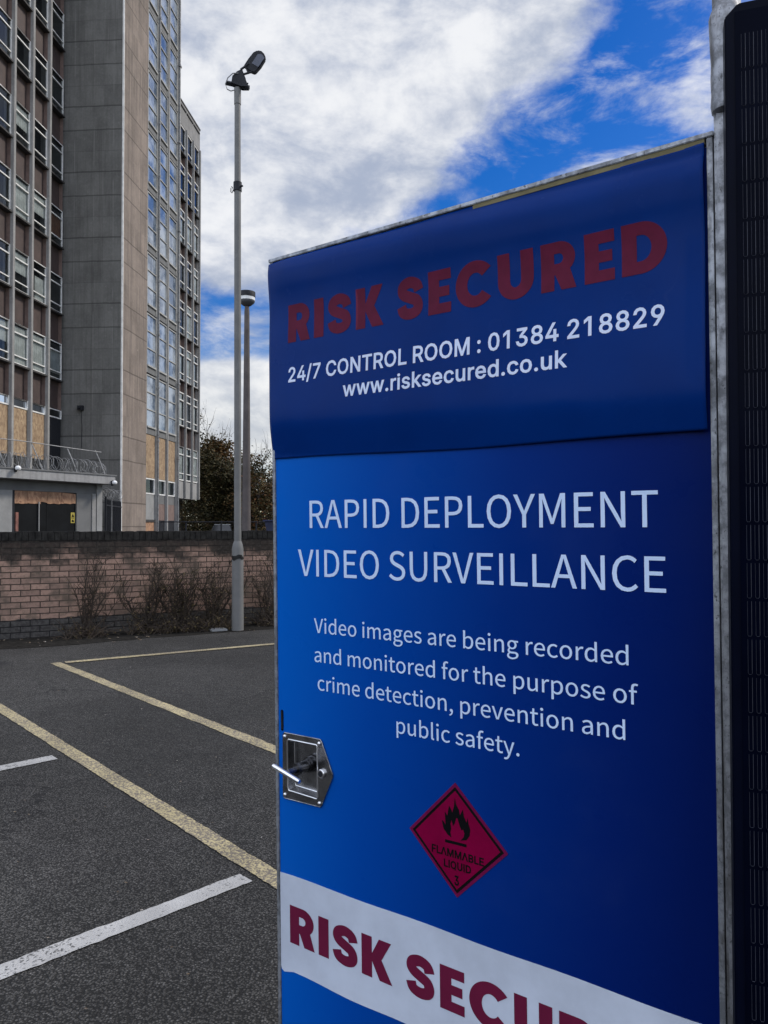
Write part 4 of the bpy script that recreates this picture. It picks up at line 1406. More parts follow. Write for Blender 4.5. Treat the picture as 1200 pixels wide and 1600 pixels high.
GL = json.loads('''{"A":{",":[292,[[79,-200,143,-163,191,-113,221,-51,232,20,227,67,211,103,185,125,151,132,124,128,100,114,85,93,79,65,84,37,100,16,122,2,149,-2,161,-1,153,-46,132,-85,99,-118,56,-143]]],".":[292,[[146,-14,173,-8,195,6,210,29,215,59,210,89,195,112,173,127,146,132,119,127,97,112,82,89,77,59,82,29,97,6,119,-8]]],"A":[639,[[4,0,102,0,176,235,458,235,532,0,634,0,373,770,265,770],[201,312,238,431,259,495,278,560,297,625,315,691,319,691,338,625,357,560,376,496,397,431,434,312]]],"C":[670,[[396,-14,466,-6,529,15,584,50,632,97,579,159,540,122,499,95,452,77,400,71,301,94,225,157,177,256,161,388,178,517,228,615,304,677,403,699,450,693,492,678,528,656,561,626,613,689,575,725,526,755,469,776,402,784,267,756,158,677,87,552,61,384,86,217,156,92,263,13]]],"D":[723,[[106,0,303,0,456,26,569,102,637,224,661,388,637,551,568,671,455,745,298,770,106,770],[203,80,203,691,290,691,409,671,494,613,544,517,561,388,544,258,494,161,409,101,290,80]]],"E":[619,[[106,0,561,0,561,83,203,83,203,363,495,363,495,446,203,446,203,688,549,688,549,770,106,770]]],"I":[308,[[106,0,203,0,203,770,106,770]]],"L":[570,[[106,0,540,0,540,83,203,83,203,770,106,770]]],"M":[853,[[106,0,193,0,193,426,192,480,189,540,185,599,181,653,185,653,247,478,393,78,458,78,603,478,665,653,669,653,665,599,661,540,658,480,657,426,657,0,747,0,747,770,630,770,483,358,470,318,457,278,444,238,430,197,425,197,412,238,398,278,384,318,370,358,223,770,106,770]]],"N":[759,[[106,0,197,0,197,404,196,465,193,526,190,586,186,645,190,645,273,486,554,0,653,0,653,770,561,770,561,370,562,309,565,247,570,185,575,126,569,126,486,285,205,770,106,770]]],"O":[779,[[390,-14,523,14,627,94,694,221,718,388,694,554,627,678,523,756,390,784,257,756,153,678,85,554,61,388,85,221,153,94,257,14],[390,71,295,94,223,157,177,257,161,388,177,517,223,615,295,677,390,699,484,677,556,615,602,517,619,388,602,257,556,157,484,94]]],"P":[665,[[106,0,203,0,203,307,330,307,445,321,535,364,593,438,613,544,593,650,534,720,443,758,326,770,106,770],[203,386,203,691,313,691,402,684,466,660,504,615,517,544,505,473,468,423,406,395,317,386]]],"R":[667,[[203,404,203,691,332,691,412,684,471,661,507,619,519,555,507,489,471,442,412,414,332,404],[528,0,638,0,442,337,513,365,568,410,603,473,616,555,596,656,540,722,455,759,347,770,106,770,106,0,203,0,203,327,341,327]]],"S":[626,[[319,-14,428,3,510,50,563,119,581,205,569,280,535,336,485,378,422,411,313,458,268,478,226,504,196,539,185,587,195,633,224,668,270,691,329,699,380,694,426,679,467,657,504,627,555,689,510,727,456,757,395,777,329,784,232,768,155,726,104,662,86,580,101,506,138,450,188,410,243,382,353,334,404,310,445,283,472,247,482,196,471,145,439,106,389,80,320,71,261,78,205,98,153,128,108,167,50,100,105,53,169,17,241,-6]]],"T":[629,[[266,0,363,0,363,688,597,688,597,770,33,770,33,688,266,688]]],"U":[757,[[379,-14,488,3,576,59,634,161,655,317,655,770,562,770,562,315,548,199,509,124,451,84,379,71,309,84,252,124,213,199,200,315,200,770,103,770,103,317,124,161,182,59,270,3]]],"V":[604,[[247,0,359,0,604,770,505,770,381,353,363,288,345,226,327,164,307,99,303,99,283,164,264,226,247,288,228,353,103,770,1,770]]],"Y":[558,[[230,0,327,0,327,298,559,770,458,770,359,553,341,510,322,468,302,426,282,383,277,383,258,426,239,468,220,510,202,553,102,770,-1,770,230,298]]],"a":[591,[[228,-14,279,-7,328,10,374,36,417,68,420,68,429,0,507,0,507,351,496,447,461,521,400,568,310,585,243,578,183,560,130,536,86,511,123,444,159,467,201,486,246,500,294,505,352,493,388,461,407,415,412,361,255,334,146,291,83,230,62,148,74,79,109,29,162,-3],[255,64,216,69,184,85,162,113,154,154,168,205,211,245,290,276,412,297,412,139,372,106,333,83,295,69]]],"b":[649,[[348,-14,441,7,520,67,575,164,596,294,581,414,537,506,466,564,369,585,321,579,275,562,230,536,189,505,193,607,193,836,97,836,97,0,173,0,182,59,186,59,225,28,266,6,307,-9],[332,67,301,70,267,80,230,98,193,126,193,426,233,460,271,484,308,499,345,504,414,489,461,446,488,380,496,293,483,198,449,127,397,83]]],"c":[536,[[321,-14,372,-9,420,6,465,28,506,58,464,123,436,101,403,83,368,71,330,66,258,82,202,126,166,195,153,285,167,374,204,444,261,488,333,504,365,501,394,491,421,475,446,455,495,518,462,543,425,565,381,580,329,585,224,565,137,506,77,412,55,285,75,158,131,65,216,6]]],"d":[651,[[291,-14,341,-7,387,10,428,36,464,67,467,67,476,0,555,0,555,836,458,836,458,617,463,519,426,547,389,567,349,581,303,585,209,564,130,504,76,410,56,285,72,158,120,64,194,6],[312,67,245,82,196,125,165,194,154,286,167,375,203,444,255,488,319,504,354,501,389,490,423,472,458,444,458,145,423,111,387,86,350,72]]],"e":[582,[[328,-14,382,-9,431,3,475,21,515,44,481,108,448,89,414,75,378,66,338,63,264,77,205,117,166,180,149,263,534,263,535,274,537,288,537,302,538,317,523,428,479,512,407,566,310,585,215,564,133,505,76,410,55,285,76,159,134,65,221,7],[148,331,167,406,204,462,254,497,312,508,372,497,416,463,444,407,454,331]]],"f":[341,[[35,493,112,493,112,0,208,0,208,493,329,493,329,570,208,570,208,661,213,709,228,744,253,766,289,773,304,772,321,769,337,764,353,757,374,832,353,839,330,845,305,848,278,850,205,837,153,799,122,740,112,662,112,570,35,565]]],"g":[592,[[289,-263,408,-247,499,-204,557,-141,578,-65,565,-4,528,38,466,63,379,70,267,70,219,75,188,88,172,108,167,132,170,154,178,172,189,187,204,201,224,192,245,186,267,182,288,181,370,195,436,234,481,297,497,379,493,415,484,447,469,474,451,497,567,497,567,570,369,570,352,576,333,581,311,584,288,585,206,571,138,530,92,466,75,381,81,333,98,290,122,255,149,228,149,224,126,205,106,181,92,151,86,118,90,86,101,61,117,40,138,24,138,19,102,-8,75,-39,59,-74,54,-110,71,-175,119,-223,194,-253],[288,246,241,255,203,282,177,325,167,381,177,438,203,480,241,506,288,515,336,506,374,480,400,438,410,381,400,325,374,282,335,255],[303,-196,233,-189,181,-169,149,-138,138,-97,141,-72,151,-47,169,-23,195,0,215,-4,234,-7,252,-8,269,-8,368,-8,418,-12,454,-25,476,-47,483,-81,470,-124,434,-161,377,-187]]],"h":[638,[[97,0,193,0,193,414,233,452,270,479,308,496,349,501,398,492,431,465,451,418,457,349,457,0,553,0,553,361,542,457,510,528,456,571,378,585,323,578,274,557,230,527,189,489,193,607,193,836,97,836]]],"i":[289,[[97,0,193,0,193,570,97,570],[145,688,171,693,191,705,204,726,209,752,204,777,191,797,171,810,145,814,119,810,99,797,86,777,82,752,86,726,99,705,119,693]]],"l":[298,[[197,-14,215,-13,230,-11,242,-8,253,-5,239,68,233,67,228,66,223,66,220,66,209,68,201,76,195,88,193,107,193,836,97,836,97,113,102,59,120,20,152,-5]]],"m":[973,[[97,0,193,0,193,414,231,452,268,480,303,496,336,501,383,492,416,465,436,418,442,349,442,0,538,0,538,414,577,452,613,480,648,496,682,501,729,492,762,465,781,418,788,349,788,0,883,0,883,361,873,457,841,528,787,571,711,585,660,577,613,554,567,520,522,476,500,521,468,556,423,577,364,585,315,578,269,557,226,526,187,487,185,487,175,570,97,570]]],"n":[641,[[97,0,193,0,193,414,233,452,270,479,308,496,349,501,398,492,431,465,451,418,457,349,457,0,553,0,553,361,542,457,510,528,456,571,378,585,323,578,274,557,229,526,187,487,185,487,175,570,97,570]]],"o":[637,[[318,-14,418,6,502,65,560,158,582,285,560,412,502,506,418,565,318,585,218,565,134,506,76,412,55,285,76,158,134,65,218,6],[318,66,251,82,199,126,165,195,153,285,165,374,199,444,251,488,318,504,386,488,438,444,472,374,484,285,472,195,438,126,386,82]]],"p":[651,[[97,-241,193,-241,193,-47,190,53,229,24,269,3,309,-9,348,-14,441,7,520,67,575,164,596,294,581,414,537,506,466,564,369,585,320,579,272,561,228,535,187,504,185,504,175,570,97,570],[332,67,301,70,267,80,231,98,193,126,193,426,233,460,272,484,309,499,345,504,414,489,461,446,488,380,496,293,483,198,449,127,397,83]]],"r":[408,[[97,0,193,0,193,367,225,428,261,469,299,492,336,499,352,498,366,497,379,494,392,489,410,572,396,578,382,582,366,584,349,585,302,577,259,553,220,516,187,466,185,466,175,570,97,570]]],"s":[492,[[246,-14,335,0,400,36,439,90,453,155,437,224,397,271,342,304,279,329,233,347,194,367,167,393,157,428,163,460,182,486,215,504,263,511,299,507,332,496,362,480,392,460,438,520,402,545,360,566,313,580,262,585,178,573,116,538,78,487,65,423,80,360,118,315,171,283,231,258,278,240,320,217,350,188,361,150,354,115,334,87,298,68,249,61,201,66,158,80,118,101,80,129,34,65,78,34,129,9,186,-8]]],"t":[396,[[275,-14,302,-12,329,-7,356,0,381,7,362,80,347,74,331,69,314,65,297,64,256,71,228,93,214,127,209,173,209,493,364,493,364,570,209,570,209,731,129,731,119,570,28,565,28,493,113,493,113,176,122,98,149,38,199,0]]],"u":[638,[[264,-14,318,-6,367,15,411,47,452,89,455,89,462,0,542,0,542,570,446,570,446,166,408,123,371,92,333,75,292,69,243,78,210,105,191,152,185,221,185,570,88,570,88,209,99,113,131,43,185,1]]],"v":[547,[[220,0,332,0,534,570,439,570,331,246,318,204,305,161,291,119,278,78,273,78,260,119,247,161,234,204,221,246,113,570,14,570]]],"y":[547,[[106,-246,182,-231,240,-189,285,-126,319,-48,534,570,440,570,337,254,326,215,314,174,302,133,291,92,286,92,271,133,257,175,243,215,229,254,113,570,14,570,243,-1,230,-44,209,-93,181,-132,146,-158,102,-167,90,-166,78,-164,67,-161,58,-158,39,-234,53,-239,69,-243,87,-245]]]},"B":{".":[563,[[286,-13,189,27,149,123,189,220,286,260,383,220,423,123,383,27]]],"/":[748,[[705,1598,213,-229,43,-229,535,1598]]],"0":[1359,[[680,-20,390,72,206,340,143,762,207,1185,391,1453,680,1547,969,1453,1152,1185,1216,762,1153,340,970,72],[680,149,871,221,990,431,1031,762,990,1095,871,1305,680,1379,489,1305,369,1095,328,762,369,431,489,221]]],"1":[1359,[[828,1526,828,0,637,0,637,1345,628,1345,258,1073,258,1280,595,1526]]],"2":[1359,[[192,0,192,142,703,686,847,847,932,980,961,1114,923,1256,819,1347,671,1379,517,1342,416,1240,381,1086,197,1086,259,1327,429,1489,675,1547,918,1490,1083,1336,1143,1117,1113,953,1008,776,801,539,458,181,458,170,1168,170,1168,0]]],"3":[1359,[[653,-20,398,29,210,172,131,395,328,395,379,261,496,178,656,150,825,182,944,279,987,434,948,588,824,701,603,743,470,743,470,897,863,1345,863,1356,209,1356,209,1526,1117,1526,1117,1382,634,835,634,867,925,828,1113,667,1179,434,1111,198,926,37]]],"4":[1359,[[119,316,119,475,741,1526,932,1526,326,498,326,488,1239,488,1239,316],[845,0,845,364,845,438,845,953,1028,953,1028,0]]],"7":[1359,[[291,0,970,1345,970,1356,186,1356,186,1526,1172,1526,1172,1346,495,0]]],"8":[1359,[[679,-20,407,34,222,185,156,406,195,585,303,723,458,794,458,801,278,923,211,1141,271,1349,437,1494,679,1547,918,1494,1084,1349,1145,1141,1078,924,901,801,901,794,1053,723,1162,585,1202,406,1135,185,950,34],[679,147,854,181,969,274,1010,416,967,566,849,668,679,706,508,668,389,566,346,416,387,274,502,181],[679,869,822,901,921,991,958,1127,923,1260,825,1348,679,1380,532,1348,434,1260,398,1127,434,991,533,901]]],"9":[1359,[[678,1547,931,1482,1104,1303,1167,1041,1118,809,945,505,601,0,391,0,904,743,922,743,862,663,770,605,653,584,411,642,249,807,191,1055,254,1309,428,1483],[678,1381,522,1338,415,1222,376,1055,415,886,522,772,678,730,836,771,943,885,982,1051,943,1221,836,1338]]],":":[563,[[286,-13,189,27,149,123,189,220,286,260,383,220,423,123,383,27],[286,812,189,852,149,948,189,1046,286,1086,383,1046,423,948,383,852]]],"A":[1439,[[49,0,604,1526,829,1526,1389,0,1185,0,861,907,792,1116,696,1435,735,1435,639,1113,572,907,255,0],[330,426,330,596,1109,596,1109,426]]],"B":[1368,[[180,0,180,1526,723,1526,986,1472,1143,1326,1194,1122,1160,960,1069,858,944,800,944,787,1089,736,1207,609,1254,409,1200,200,1033,54,740,0],[374,171,734,171,989,239,1066,410,1027,552,917,654,745,692,374,692],[374,856,714,856,864,889,969,979,1008,1116,938,1286,720,1355,374,1355]]],"C":[1530,[[802,-20,451,75,209,346,121,762,209,1179,451,1451,802,1547,1021,1513,1206,1413,1343,1255,1419,1045,1225,1045,1168,1184,1072,1285,946,1347,802,1367,551,1297,375,1091,310,762,375,434,552,229,802,159,946,180,1072,242,1168,343,1225,481,1419,481,1344,272,1207,114,1022,14]]],"D":[1507,[[657,0,288,0,288,171,644,171,954,242,1137,447,1197,766,1137,1082,959,1284,663,1355,280,1355,280,1526,676,1526,1058,1435,1300,1173,1385,766,1300,356,1052,92],[374,1526,374,0,180,0,180,1526]]],"E":[1256,[[180,0,180,1526,1117,1526,1117,1355,374,1355,374,857,1066,857,1066,686,374,686,374,171,1126,171,1126,0]]],"F":[1230,[[180,0,180,1526,1107,1526,1107,1355,374,1355,374,835,1039,835,1039,664,374,664,374,0]]],"I":[490,[[150,0,340,0,340,1527,150,1527]]],"L":[1179,[[180,0,180,1526,374,1526,374,171,1084,171,1084,0]]],"M":[1885,[[180,0,180,1526,455,1526,832,561,862,477,898,368,934,251,965,146,922,146,954,248,990,364,1026,475,1057,561,1429,1526,1703,1526,1703,0,1513,0,1513,873,1513,981,1515,1106,1518,1239,1521,1371,1538,1371,1493,1228,1446,1088,1402,965,1367,873,1025,0,858,0,511,873,477,963,435,1083,387,1223,336,1371,356,1371,360,1248,363,1115,365,985,366,873,366,0]]],"N":[1570,[[180,0,180,1526,409,1526,1029,548,1088,452,1163,320,1241,165,1215,161,1202,325,1197,472,1196,585,1196,1526,1390,1526,1390,0,1160,0,606,871,532,992,444,1143,323,1356,357,1361,367,1151,373,984,375,873,375,0]]],"O":[1600,[[801,-20,451,75,209,346,121,762,209,1179,451,1451,801,1547,1151,1451,1391,1179,1479,762,1391,346,1151,75],[801,159,1048,228,1225,432,1291,762,1225,1094,1048,1298,801,1367,553,1298,376,1093,310,762,376,433,553,228]]],"Q":[1600,[[735,477,938,477,1108,254,1151,195,1405,-143,1202,-143,1037,80,994,137],[801,-20,451,75,209,346,121,762,209,1179,451,1451,801,1547,1151,1451,1391,1179,1479,762,1391,346,1151,75],[801,159,1048,228,1225,432,1291,762,1225,1094,1048,1298,801,1367,553,1298,376,1093,310,762,376,433,553,228]]],"R":[1347,[[180,0,180,1526,708,1526,999,1466,1171,1299,1228,1056,1171,814,999,651,708,593,289,593,289,765,701,765,893,800,1001,901,1036,1056,1001,1214,893,1319,699,1356,374,1356,374,0],[1059,0,690,687,909,687,1283,0]]],"T":[1346,[[95,1355,95,1526,1251,1526,1251,1355,770,1355,770,0,578,0,578,1355]]],"U":[1552,[[776,-25,462,46,254,240,180,519,180,1526,373,1526,373,535,422,339,561,204,776,155,992,204,1130,339,1178,535,1178,1526,1371,1526,1371,519,1298,240,1090,46]]],"c":[1187,[[622,-25,350,49,168,255,102,562,168,873,350,1080,622,1153,780,1131,915,1068,1020,966,1085,831,909,786,871,868,810,932,726,975,622,989,435,931,325,775,289,562,325,352,435,198,622,139,728,155,812,198,875,266,913,351,1089,307,1024,168,919,64,782,-2]]],"d":[1273,[[586,-25,334,48,164,253,102,566,164,878,335,1082,587,1153,759,1118,862,1037,919,958,932,958,932,1526,1115,1526,1115,0,938,0,938,176,920,176,861,94,757,11],[614,140,789,195,898,345,935,568,899,789,790,936,614,989,434,934,325,784,289,568,326,350,435,197]]],"e":[1212,[[636,-25,351,49,167,255,102,560,166,869,345,1078,616,1153,797,1122,958,1023,1071,846,1113,582,1113,508,224,508,224,663,1014,663,929,606,893,806,788,941,616,990,439,940,327,809,288,633,288,533,331,319,453,184,637,138,761,158,856,218,917,316,1095,272,1005,118,848,13]]],"i":[500,[[158,0,158,1138,341,1138,341,0],[251,1328,161,1364,124,1449,161,1536,251,1571,342,1536,379,1449,342,1364]]],"k":[1142,[[330,410,330,635,362,635,853,1138,1081,1138,552,598,532,598],[158,0,158,1526,341,1526,341,0],[882,0,443,557,574,686,1116,0]]],"o":[1245,[[622,-25,350,49,168,255,102,562,168,873,350,1080,622,1153,896,1080,1078,873,1143,562,1078,255,896,49],[622,139,811,198,921,352,958,562,921,774,811,931,622,989,435,931,325,775,289,562,325,352,435,198]]],"r":[777,[[158,0,158,1138,335,1138,335,963,346,963,457,1102,639,1154,688,1153,730,1151,730,967,690,973,621,977,477,944,377,851,341,711,341,0]]],"s":[1095,[[546,-25,336,10,185,114,107,283,282,320,372,181,544,136,733,187,804,308,762,407,636,465,448,510,217,624,140,821,195,995,345,1111,561,1153,762,1117,897,1018,972,870,804,832,728,947,562,998,393,950,326,832,372,730,515,669,688,628,919,514,994,320,937,141,779,19]]],"u":[1230,[[547,-15,345,32,207,176,158,417,158,1138,341,1138,341,432,411,225,600,151,747,186,850,290,888,458,888,1138,1071,1138,1071,0,894,0,894,276,922,276,771,51]]],"w":[1701,[[413,0,68,1138,261,1138,400,641,461,410,525,124,495,124,557,404,619,641,756,1138,949,1138,1085,641,1145,407,1207,124,1174,124,1239,406,1301,641,1440,1138,1634,1138,1288,0,1105,0,957,515,914,675,872,841,830,1013,872,1013,830,841,788,674,744,515,596,0]]]}}''')


def inside(p, poly):
    """non-zero winding test"""
    w = 0
    x, y = p
    n = len(poly)
    for i in range(n):
        x0, y0 = poly[i]
        x1, y1 = poly[(i + 1) % n]
        c = (x1 - x0) * (y - y0) - (x - x0) * (y1 - y0)
        if y0 <= y:
            if y1 > y and c > 0: w += 1
        elif y1 <= y and c < 0: w -= 1
    return w != 0


def offset(poly, d):
    """grow a closed polygon by d (outward)"""
    n = len(poly)
    ar = sum(poly[i][0] * poly[(i + 1) % n][1] - poly[(i + 1) % n][0] * poly[i][1] for i in range(n))
    sg = 1 if ar > 0 else -1
    out = []
    for i in range(n):
        p0, p1, p2 = Vector(poly[i - 1]), Vector(poly[i]), Vector(poly[(i + 1) % n])
        e1, e2 = (p1 - p0), (p2 - p1)
        if e1.length < 1e-9 or e2.length < 1e-9:
            out.append(tuple(p1))
            continue
        n1 = Vector((e1.y, -e1.x)).normalized() * sg
        n2 = Vector((e2.y, -e2.x)).normalized() * sg
        b = (n1 + n2)
        if b.length < .3: b = n1
        else: b = b.normalized() / max(.5, b.normalized().dot(n1))
        out.append((p1.x + b.x * d, p1.y + b.y * d))
    return out


def fill(contours):
    """triangulate a glyph: contours wholly inside another are holes, the rest are joined"""
    hole = []
    for i, c in enumerate(contours):
        hole.append(any(j != i and all(inside(p, o) for p in c) for j, o in enumerate(contours)))
    vs, es = [], []
    for c in contours:
        n = len(vs)
        vs += [Vector(p) for p in c]
        es += [(n + i, n + (i + 1) % len(c)) for i in range(len(c))]
    r = delaunay_2d_cdt(vs, es, [], 0, 1e-6)
    tri = []
    for f in r[2]:
        p = [r[0][i] for i in f]
        ce = (sum(q.x for q in p) / len(p), sum(q.y for q in p) / len(p))
        pos = any(inside(ce, c) for c, h in zip(contours, hole) if not h)
        neg = any(inside(ce, c) for c, h in zip(contours, hole) if h)
        if pos and not neg: tri.append([(q.x, q.y) for q in p])
    return tri


def arc(cx_, cy_, rx, ry, a0, a1, n=14):
    return [(cx_ + rx * math.cos(R(a0 + (a1 - a0) * i / n)), cy_ + ry * math.sin(R(a0 + (a1 - a0) * i / n))) for i in range(n + 1)]


def catmull(pts, n=6):
    out = []
    P = [Vector(p) for p in pts]
    for i in range(len(P) - 1):
        p0, p1, p2, p3 = P[max(i - 1, 0)], P[i], P[i + 1], P[min(i + 2, len(P) - 1)]
        for k in range(n):
            t = k / n
            out.append(.5 * ((2 * p1) + (p2 - p0) * t + (2 * p0 - 5 * p1 + 4 * p2 - p3) * t * t + (3 * p1 - p0 - 3 * p2 + p3) * t ** 3))
    out.append(P[-1])
    return out


def ribbon(pts, w):
    l, r = [], []
    for i, p in enumerate(pts):
        t = (pts[min(i + 1, len(pts) - 1)] - pts[max(i - 1, 0)]).normalized()
        nn_ = Vector((-t.y, t.x))
        l.append(tuple(p + nn_ * w / 2))
        r.append(tuple(p - nn_ * w / 2))
    return l + r[::-1]


# heavy geometric capitals, drawn on a cap height of 1
S_MID = catmull([(.615, .655), (.56, .80), (.375, .872), (.19, .815), (.142, .70), (.20, .60), (.375, .515), (.55, .43), (.605, .29), (.55, .175), (.375, .128), (.185, .185), (.125, .335)])
HEAVY = {
    'I': (.31, [[(0, 0), (.31, 0), (.31, 1), (0, 1)]]),
    'E': (.61, [[(0, 0), (0, 1), (.61, 1), (.61, .765), (.29, .765), (.29, .615), (.56, .615), (.56, .39), (.29, .39), (.29, .235), (.61, .235), (.61, 0)]]),
    'R': (.77, [[(0, 0), (0, 1), (.40, 1)] + arc(.40, .665, .345, .335, 88, -48, 14) + [(.77, 0), (.45, 0), (.31, .325), (.29, .325), (.29, 0)],
                [(.29, .555), (.29, .765), (.39, .765)] + arc(.39, .66, .10, .105, 80, -80, 8) + [(.39, .555)]]),
    'S': (.745, [ribbon(S_MID, .262)]),
    'K': (.84, [[(0, 0), (0, 1), (.29, 1), (.29, .60), (.49, 1), (.82, 1), (.555, .515), (.84, 0), (.50, 0), (.29, .41), (.29, 0)]]),
    'C': (.93, [arc(.50, .5, .50, .515, 40, 320, 40) + arc(.50, .5, .205, .255, 322, 38, 30)]),
    'U': (.84, [[(0, 1), (.29, 1), (.29, .40)] + arc(.42, .40, .13, .155, 180, 360, 14)[1:-1] + [(.55, .40), (.55, 1), (.84, 1), (.84, .40)] + arc(.42, .40, .42, .415, 0, -180, 24)[1:-1] + [(0, .40)]]),
    'D': (.86, [[(0, 0), (0, 1), (.38, 1)] + arc(.38, .5, .48, .5, 88, -88, 26) + [(.38, 0)],
                [(.29, .245), (.29, .755), (.37, .755)] + arc(.37, .5, .20, .255, 86, -86, 16) + [(.37, .245)]]),
}


def heavy_text(boxes, base, cap):
    tri = []
    for ch, a, b in boxes:
        w, cs = HEAVY[ch]
        cs = [[(a + (b - a) * x / w, base + cap * y) for x, y in c] for c in cs]
        tri += fill(cs)
    return tri


CAPH = {'A': 770.0, 'B': 1526.0}
SPC = {'A': 230, 'B': 520}


def text_tris(txt, font, s0, s1, base, cap, bold=0.0):
    x = 0
    glyphs = []
    lo, hi = 1e9, -1e9
    for ch in txt:
        if ch == ' ':
            x += SPC[font]
            continue
        adv, cs = GL[font][ch]
        cs = [[(c[i] + x, c[i + 1]) for i in range(0, len(c), 2)] for c in cs]
        hs = [any(j != i and all(inside(p, o) for p in c) for j, o in enumerate(cs)) for i, c in enumerate(cs)]
        if bold: cs = [offset(c, -bold if h else bold) for c, h in zip(cs, hs)]
        glyphs.append(cs)
        for c in cs:
            for p in c:
                lo, hi = min(lo, p[0]), max(hi, p[0])
        x += adv + bold * .8
    k = (s1 - s0) / (hi - lo)
    ky = cap / CAPH[font]
    tri = []
    for cs in glyphs:
        tri += fill([[(s0 + (px_ - lo) * k, base + py_ * ky) for px_, py_ in c] for c in cs])
    return tri


def decal(name, tris, mat, parent, h=.0008):
    m = FB()
    for t in tris: m.face([L(a, b, h) for a, b in t])
    return m.build(name, mat, parent)


cab = face_root('surveillance_cabinet', 'tall blue metal cabinet with white wording and a navy vinyl banner at its top', 'cabinet')
FB().fbox(.002, CW - .002, -1.26, .520, -.62, -.006).build('body', M['alu'], cab, False, .003)
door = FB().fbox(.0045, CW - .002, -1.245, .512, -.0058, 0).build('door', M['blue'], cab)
# edge trims, standing proud of the panel
FB().fbox(-.0035, .004, -1.26, .5235, -.03, .0025).build('edge_trim', M['alu'], cab, False, .0006)
FB().fbox(CW - .0015, CW + .006, -1.26, .5235, -.03, .003).build('edge_trim', M['alu'], cab, False, .0006)
FB().fbox(-.006, CW + .008, .5236, .5305, -.035, .0055).build('top_trim', M['alu'], cab, False, .001)
mb = FB()
mb.fbox(.46, CW - .004, .5165, .5234, -.004, .0035)
mb.build('sealant', M['foam'], cab)
mb = FB()
for s_ in (.06, .76):
    for h_ in (-.08, -.54):
        mb.fbox(s_ - .03, s_ + .03, -1.385, -1.261, h_ - .03, h_ + .03)
mb.build('foot', M['galv'], cab)

# door slot and dark door seal
mb = FB()
sl_ = [(.0142 + .0032 * math.cos(R(t)), (-.3675 if math.sin(R(t)) >= 0 and t < 181 else -.4025) + .0032 * math.sin(R(t))) for t in list(range(0, 181, 20)) + list(range(180, 361, 20))]
mb.fprism(sl_, -.001, .0012)
slot = mb.build('slot', M['black_print'], cab)
FB().fprism([(.0142 + (a - .0142) * .45, -.385 + (b + .385) * .86) for a, b in sl_], .0013, .0016).build('slot_core', M['steel_dark'], slot)

# wording printed on the door
W1 = [('RAPID DEPLOYMENT', .0928, .7506, -.0052, .0520), ('VIDEO SURVEILLANCE', .0617, .7602, -.0975, .0505)]
W2 = [('Video images are being recorded', .1011, .7055, -.2050, .0272), ('and monitored for the purpose of', .1015, .7186, -.2605, .0272),
      ('crime detection, prevention and', .1086, .6992, -.3137, .0272), ('public safety.', .2919, .5299, -.3667, .0272)]
for t_, a, b, base, cap in W1 + W2:
    decal('lettering', text_tris(t_, 'A', a, b, base, cap, 2.0 if cap > .04 else 3.0), M['ink_white_door'], cab)

# white band with the maroon name
bp_ = [(.0045, -.686)]
for i in range(1, 24):
    s_ = .0045 + (CW - .0065) * i / 24
    bp_.append((s_, -.6855 + .0010 * math.sin(i * .8)))
bp_.append((CW - .002, -.684))
bp_ += [(CW - .002, -.862)]
for i in range(23, 0, -1):
    s_ = .0045 + (CW - .0065) * i / 24
    bp_.append((s_, -.874 + .002 * math.sin(i * .9)))
bp_ += [(.013, -.8795), (.0065, -.876), (.0045, -.870)]
band = FB().fprism(bp_, .0003, .0009).build('white_band', M['band'], cab)
bx = [('R', .0302, .0940), ('I', .1040, .1293), ('S', .1392, .1990), ('K', .2080, .2765), ('S', .3068, .3655), ('E', .3762, .4240), ('C', .4332, .5072), ('U', .5150, .5800),
      ('R', .5910, .6520), ('E', .6640, .7120), ('D', .7230, .7910)]
decal('lettering', heavy_text(bx, -.8165, .0735), M['ink_maroon'], band, .0014)

# diamond hazard placard
plc = [(.4108, -.4312), (.5076, -.5262), (.4121, -.6220), (.3172, -.5280)]
pc = Vector((.41195, -.5266))
pl_ob = FB().fprism(plc, .0003, .0010).build('hazard_placard', M['hazard_edge'], cab)
inn = [tuple(pc + (Vector(q) - pc) * .985 * .94) for q in plc]
FB().fprism(inn, .0011, .0013).build('border', M['black_print'], pl_ob)
inn2 = [tuple(pc + (Vector(q) - pc) * .86) for q in plc]
FB().fprism(inn2, .0014, .0016).build('field', M['hazard'], pl_ob)
FLAME = [(-1.3, 70.6), (1.0, 59.9), (6.4, 51.8), (8.1, 43.1), (13.8, 54.3), (15.9, 42.4), (20.9, 34.0), (22.8, 43.1), (24.5, 32.4), (27.6, 23.7), (26.4, 13.9), (20.4, 5.1), (8.5, 1.6), (14.6, 8.5), (16.4, 14.7), (14.1, 21.0), (10.4, 19.2), (6.8, 26.8), (3.3, 37.2), (1.0, 37.5), (-1.9, 28.1), (-5.7, 22.4), (-8.4, 32.2), (-10.4, 25.4), (-9.0, 17.7), (-10.9, 10.8), (-8.8, 2.5), (-16.3, 6.0), (-24.1, 14.2), (-27.7, 28.2), (-23.2, 25.7), (-20.2, 21.5), (-21.4, 43.8), (-16.6, 37.6), (-12.9, 55.6), (-8.5, 49.5), (-6.7, 44.6), (-3.4, 55.7)]
tr = fill([[(pc.x + a * .001, pc.y + b * .001) for a, b in FLAME]])
tr += fill([[(.3905, -.5345), (.4320, -.5335), (.4320, -.5285), (.3905, -.5295)]])
decal('flame', tr, M['black_print'], pl_ob, .0020)
tr = text_tris('FLAMMABLE', 'B', .3635, .4640, -.5562, .0122, 75)
decal('lettering', tr, M['black_print'], pl_ob, .0020)
tr = text_tris('LIQUID', 'B', .3875, .4400, -.5752, .0122, 75)
decal('lettering', tr, M['black_print'], pl_ob, .0020)
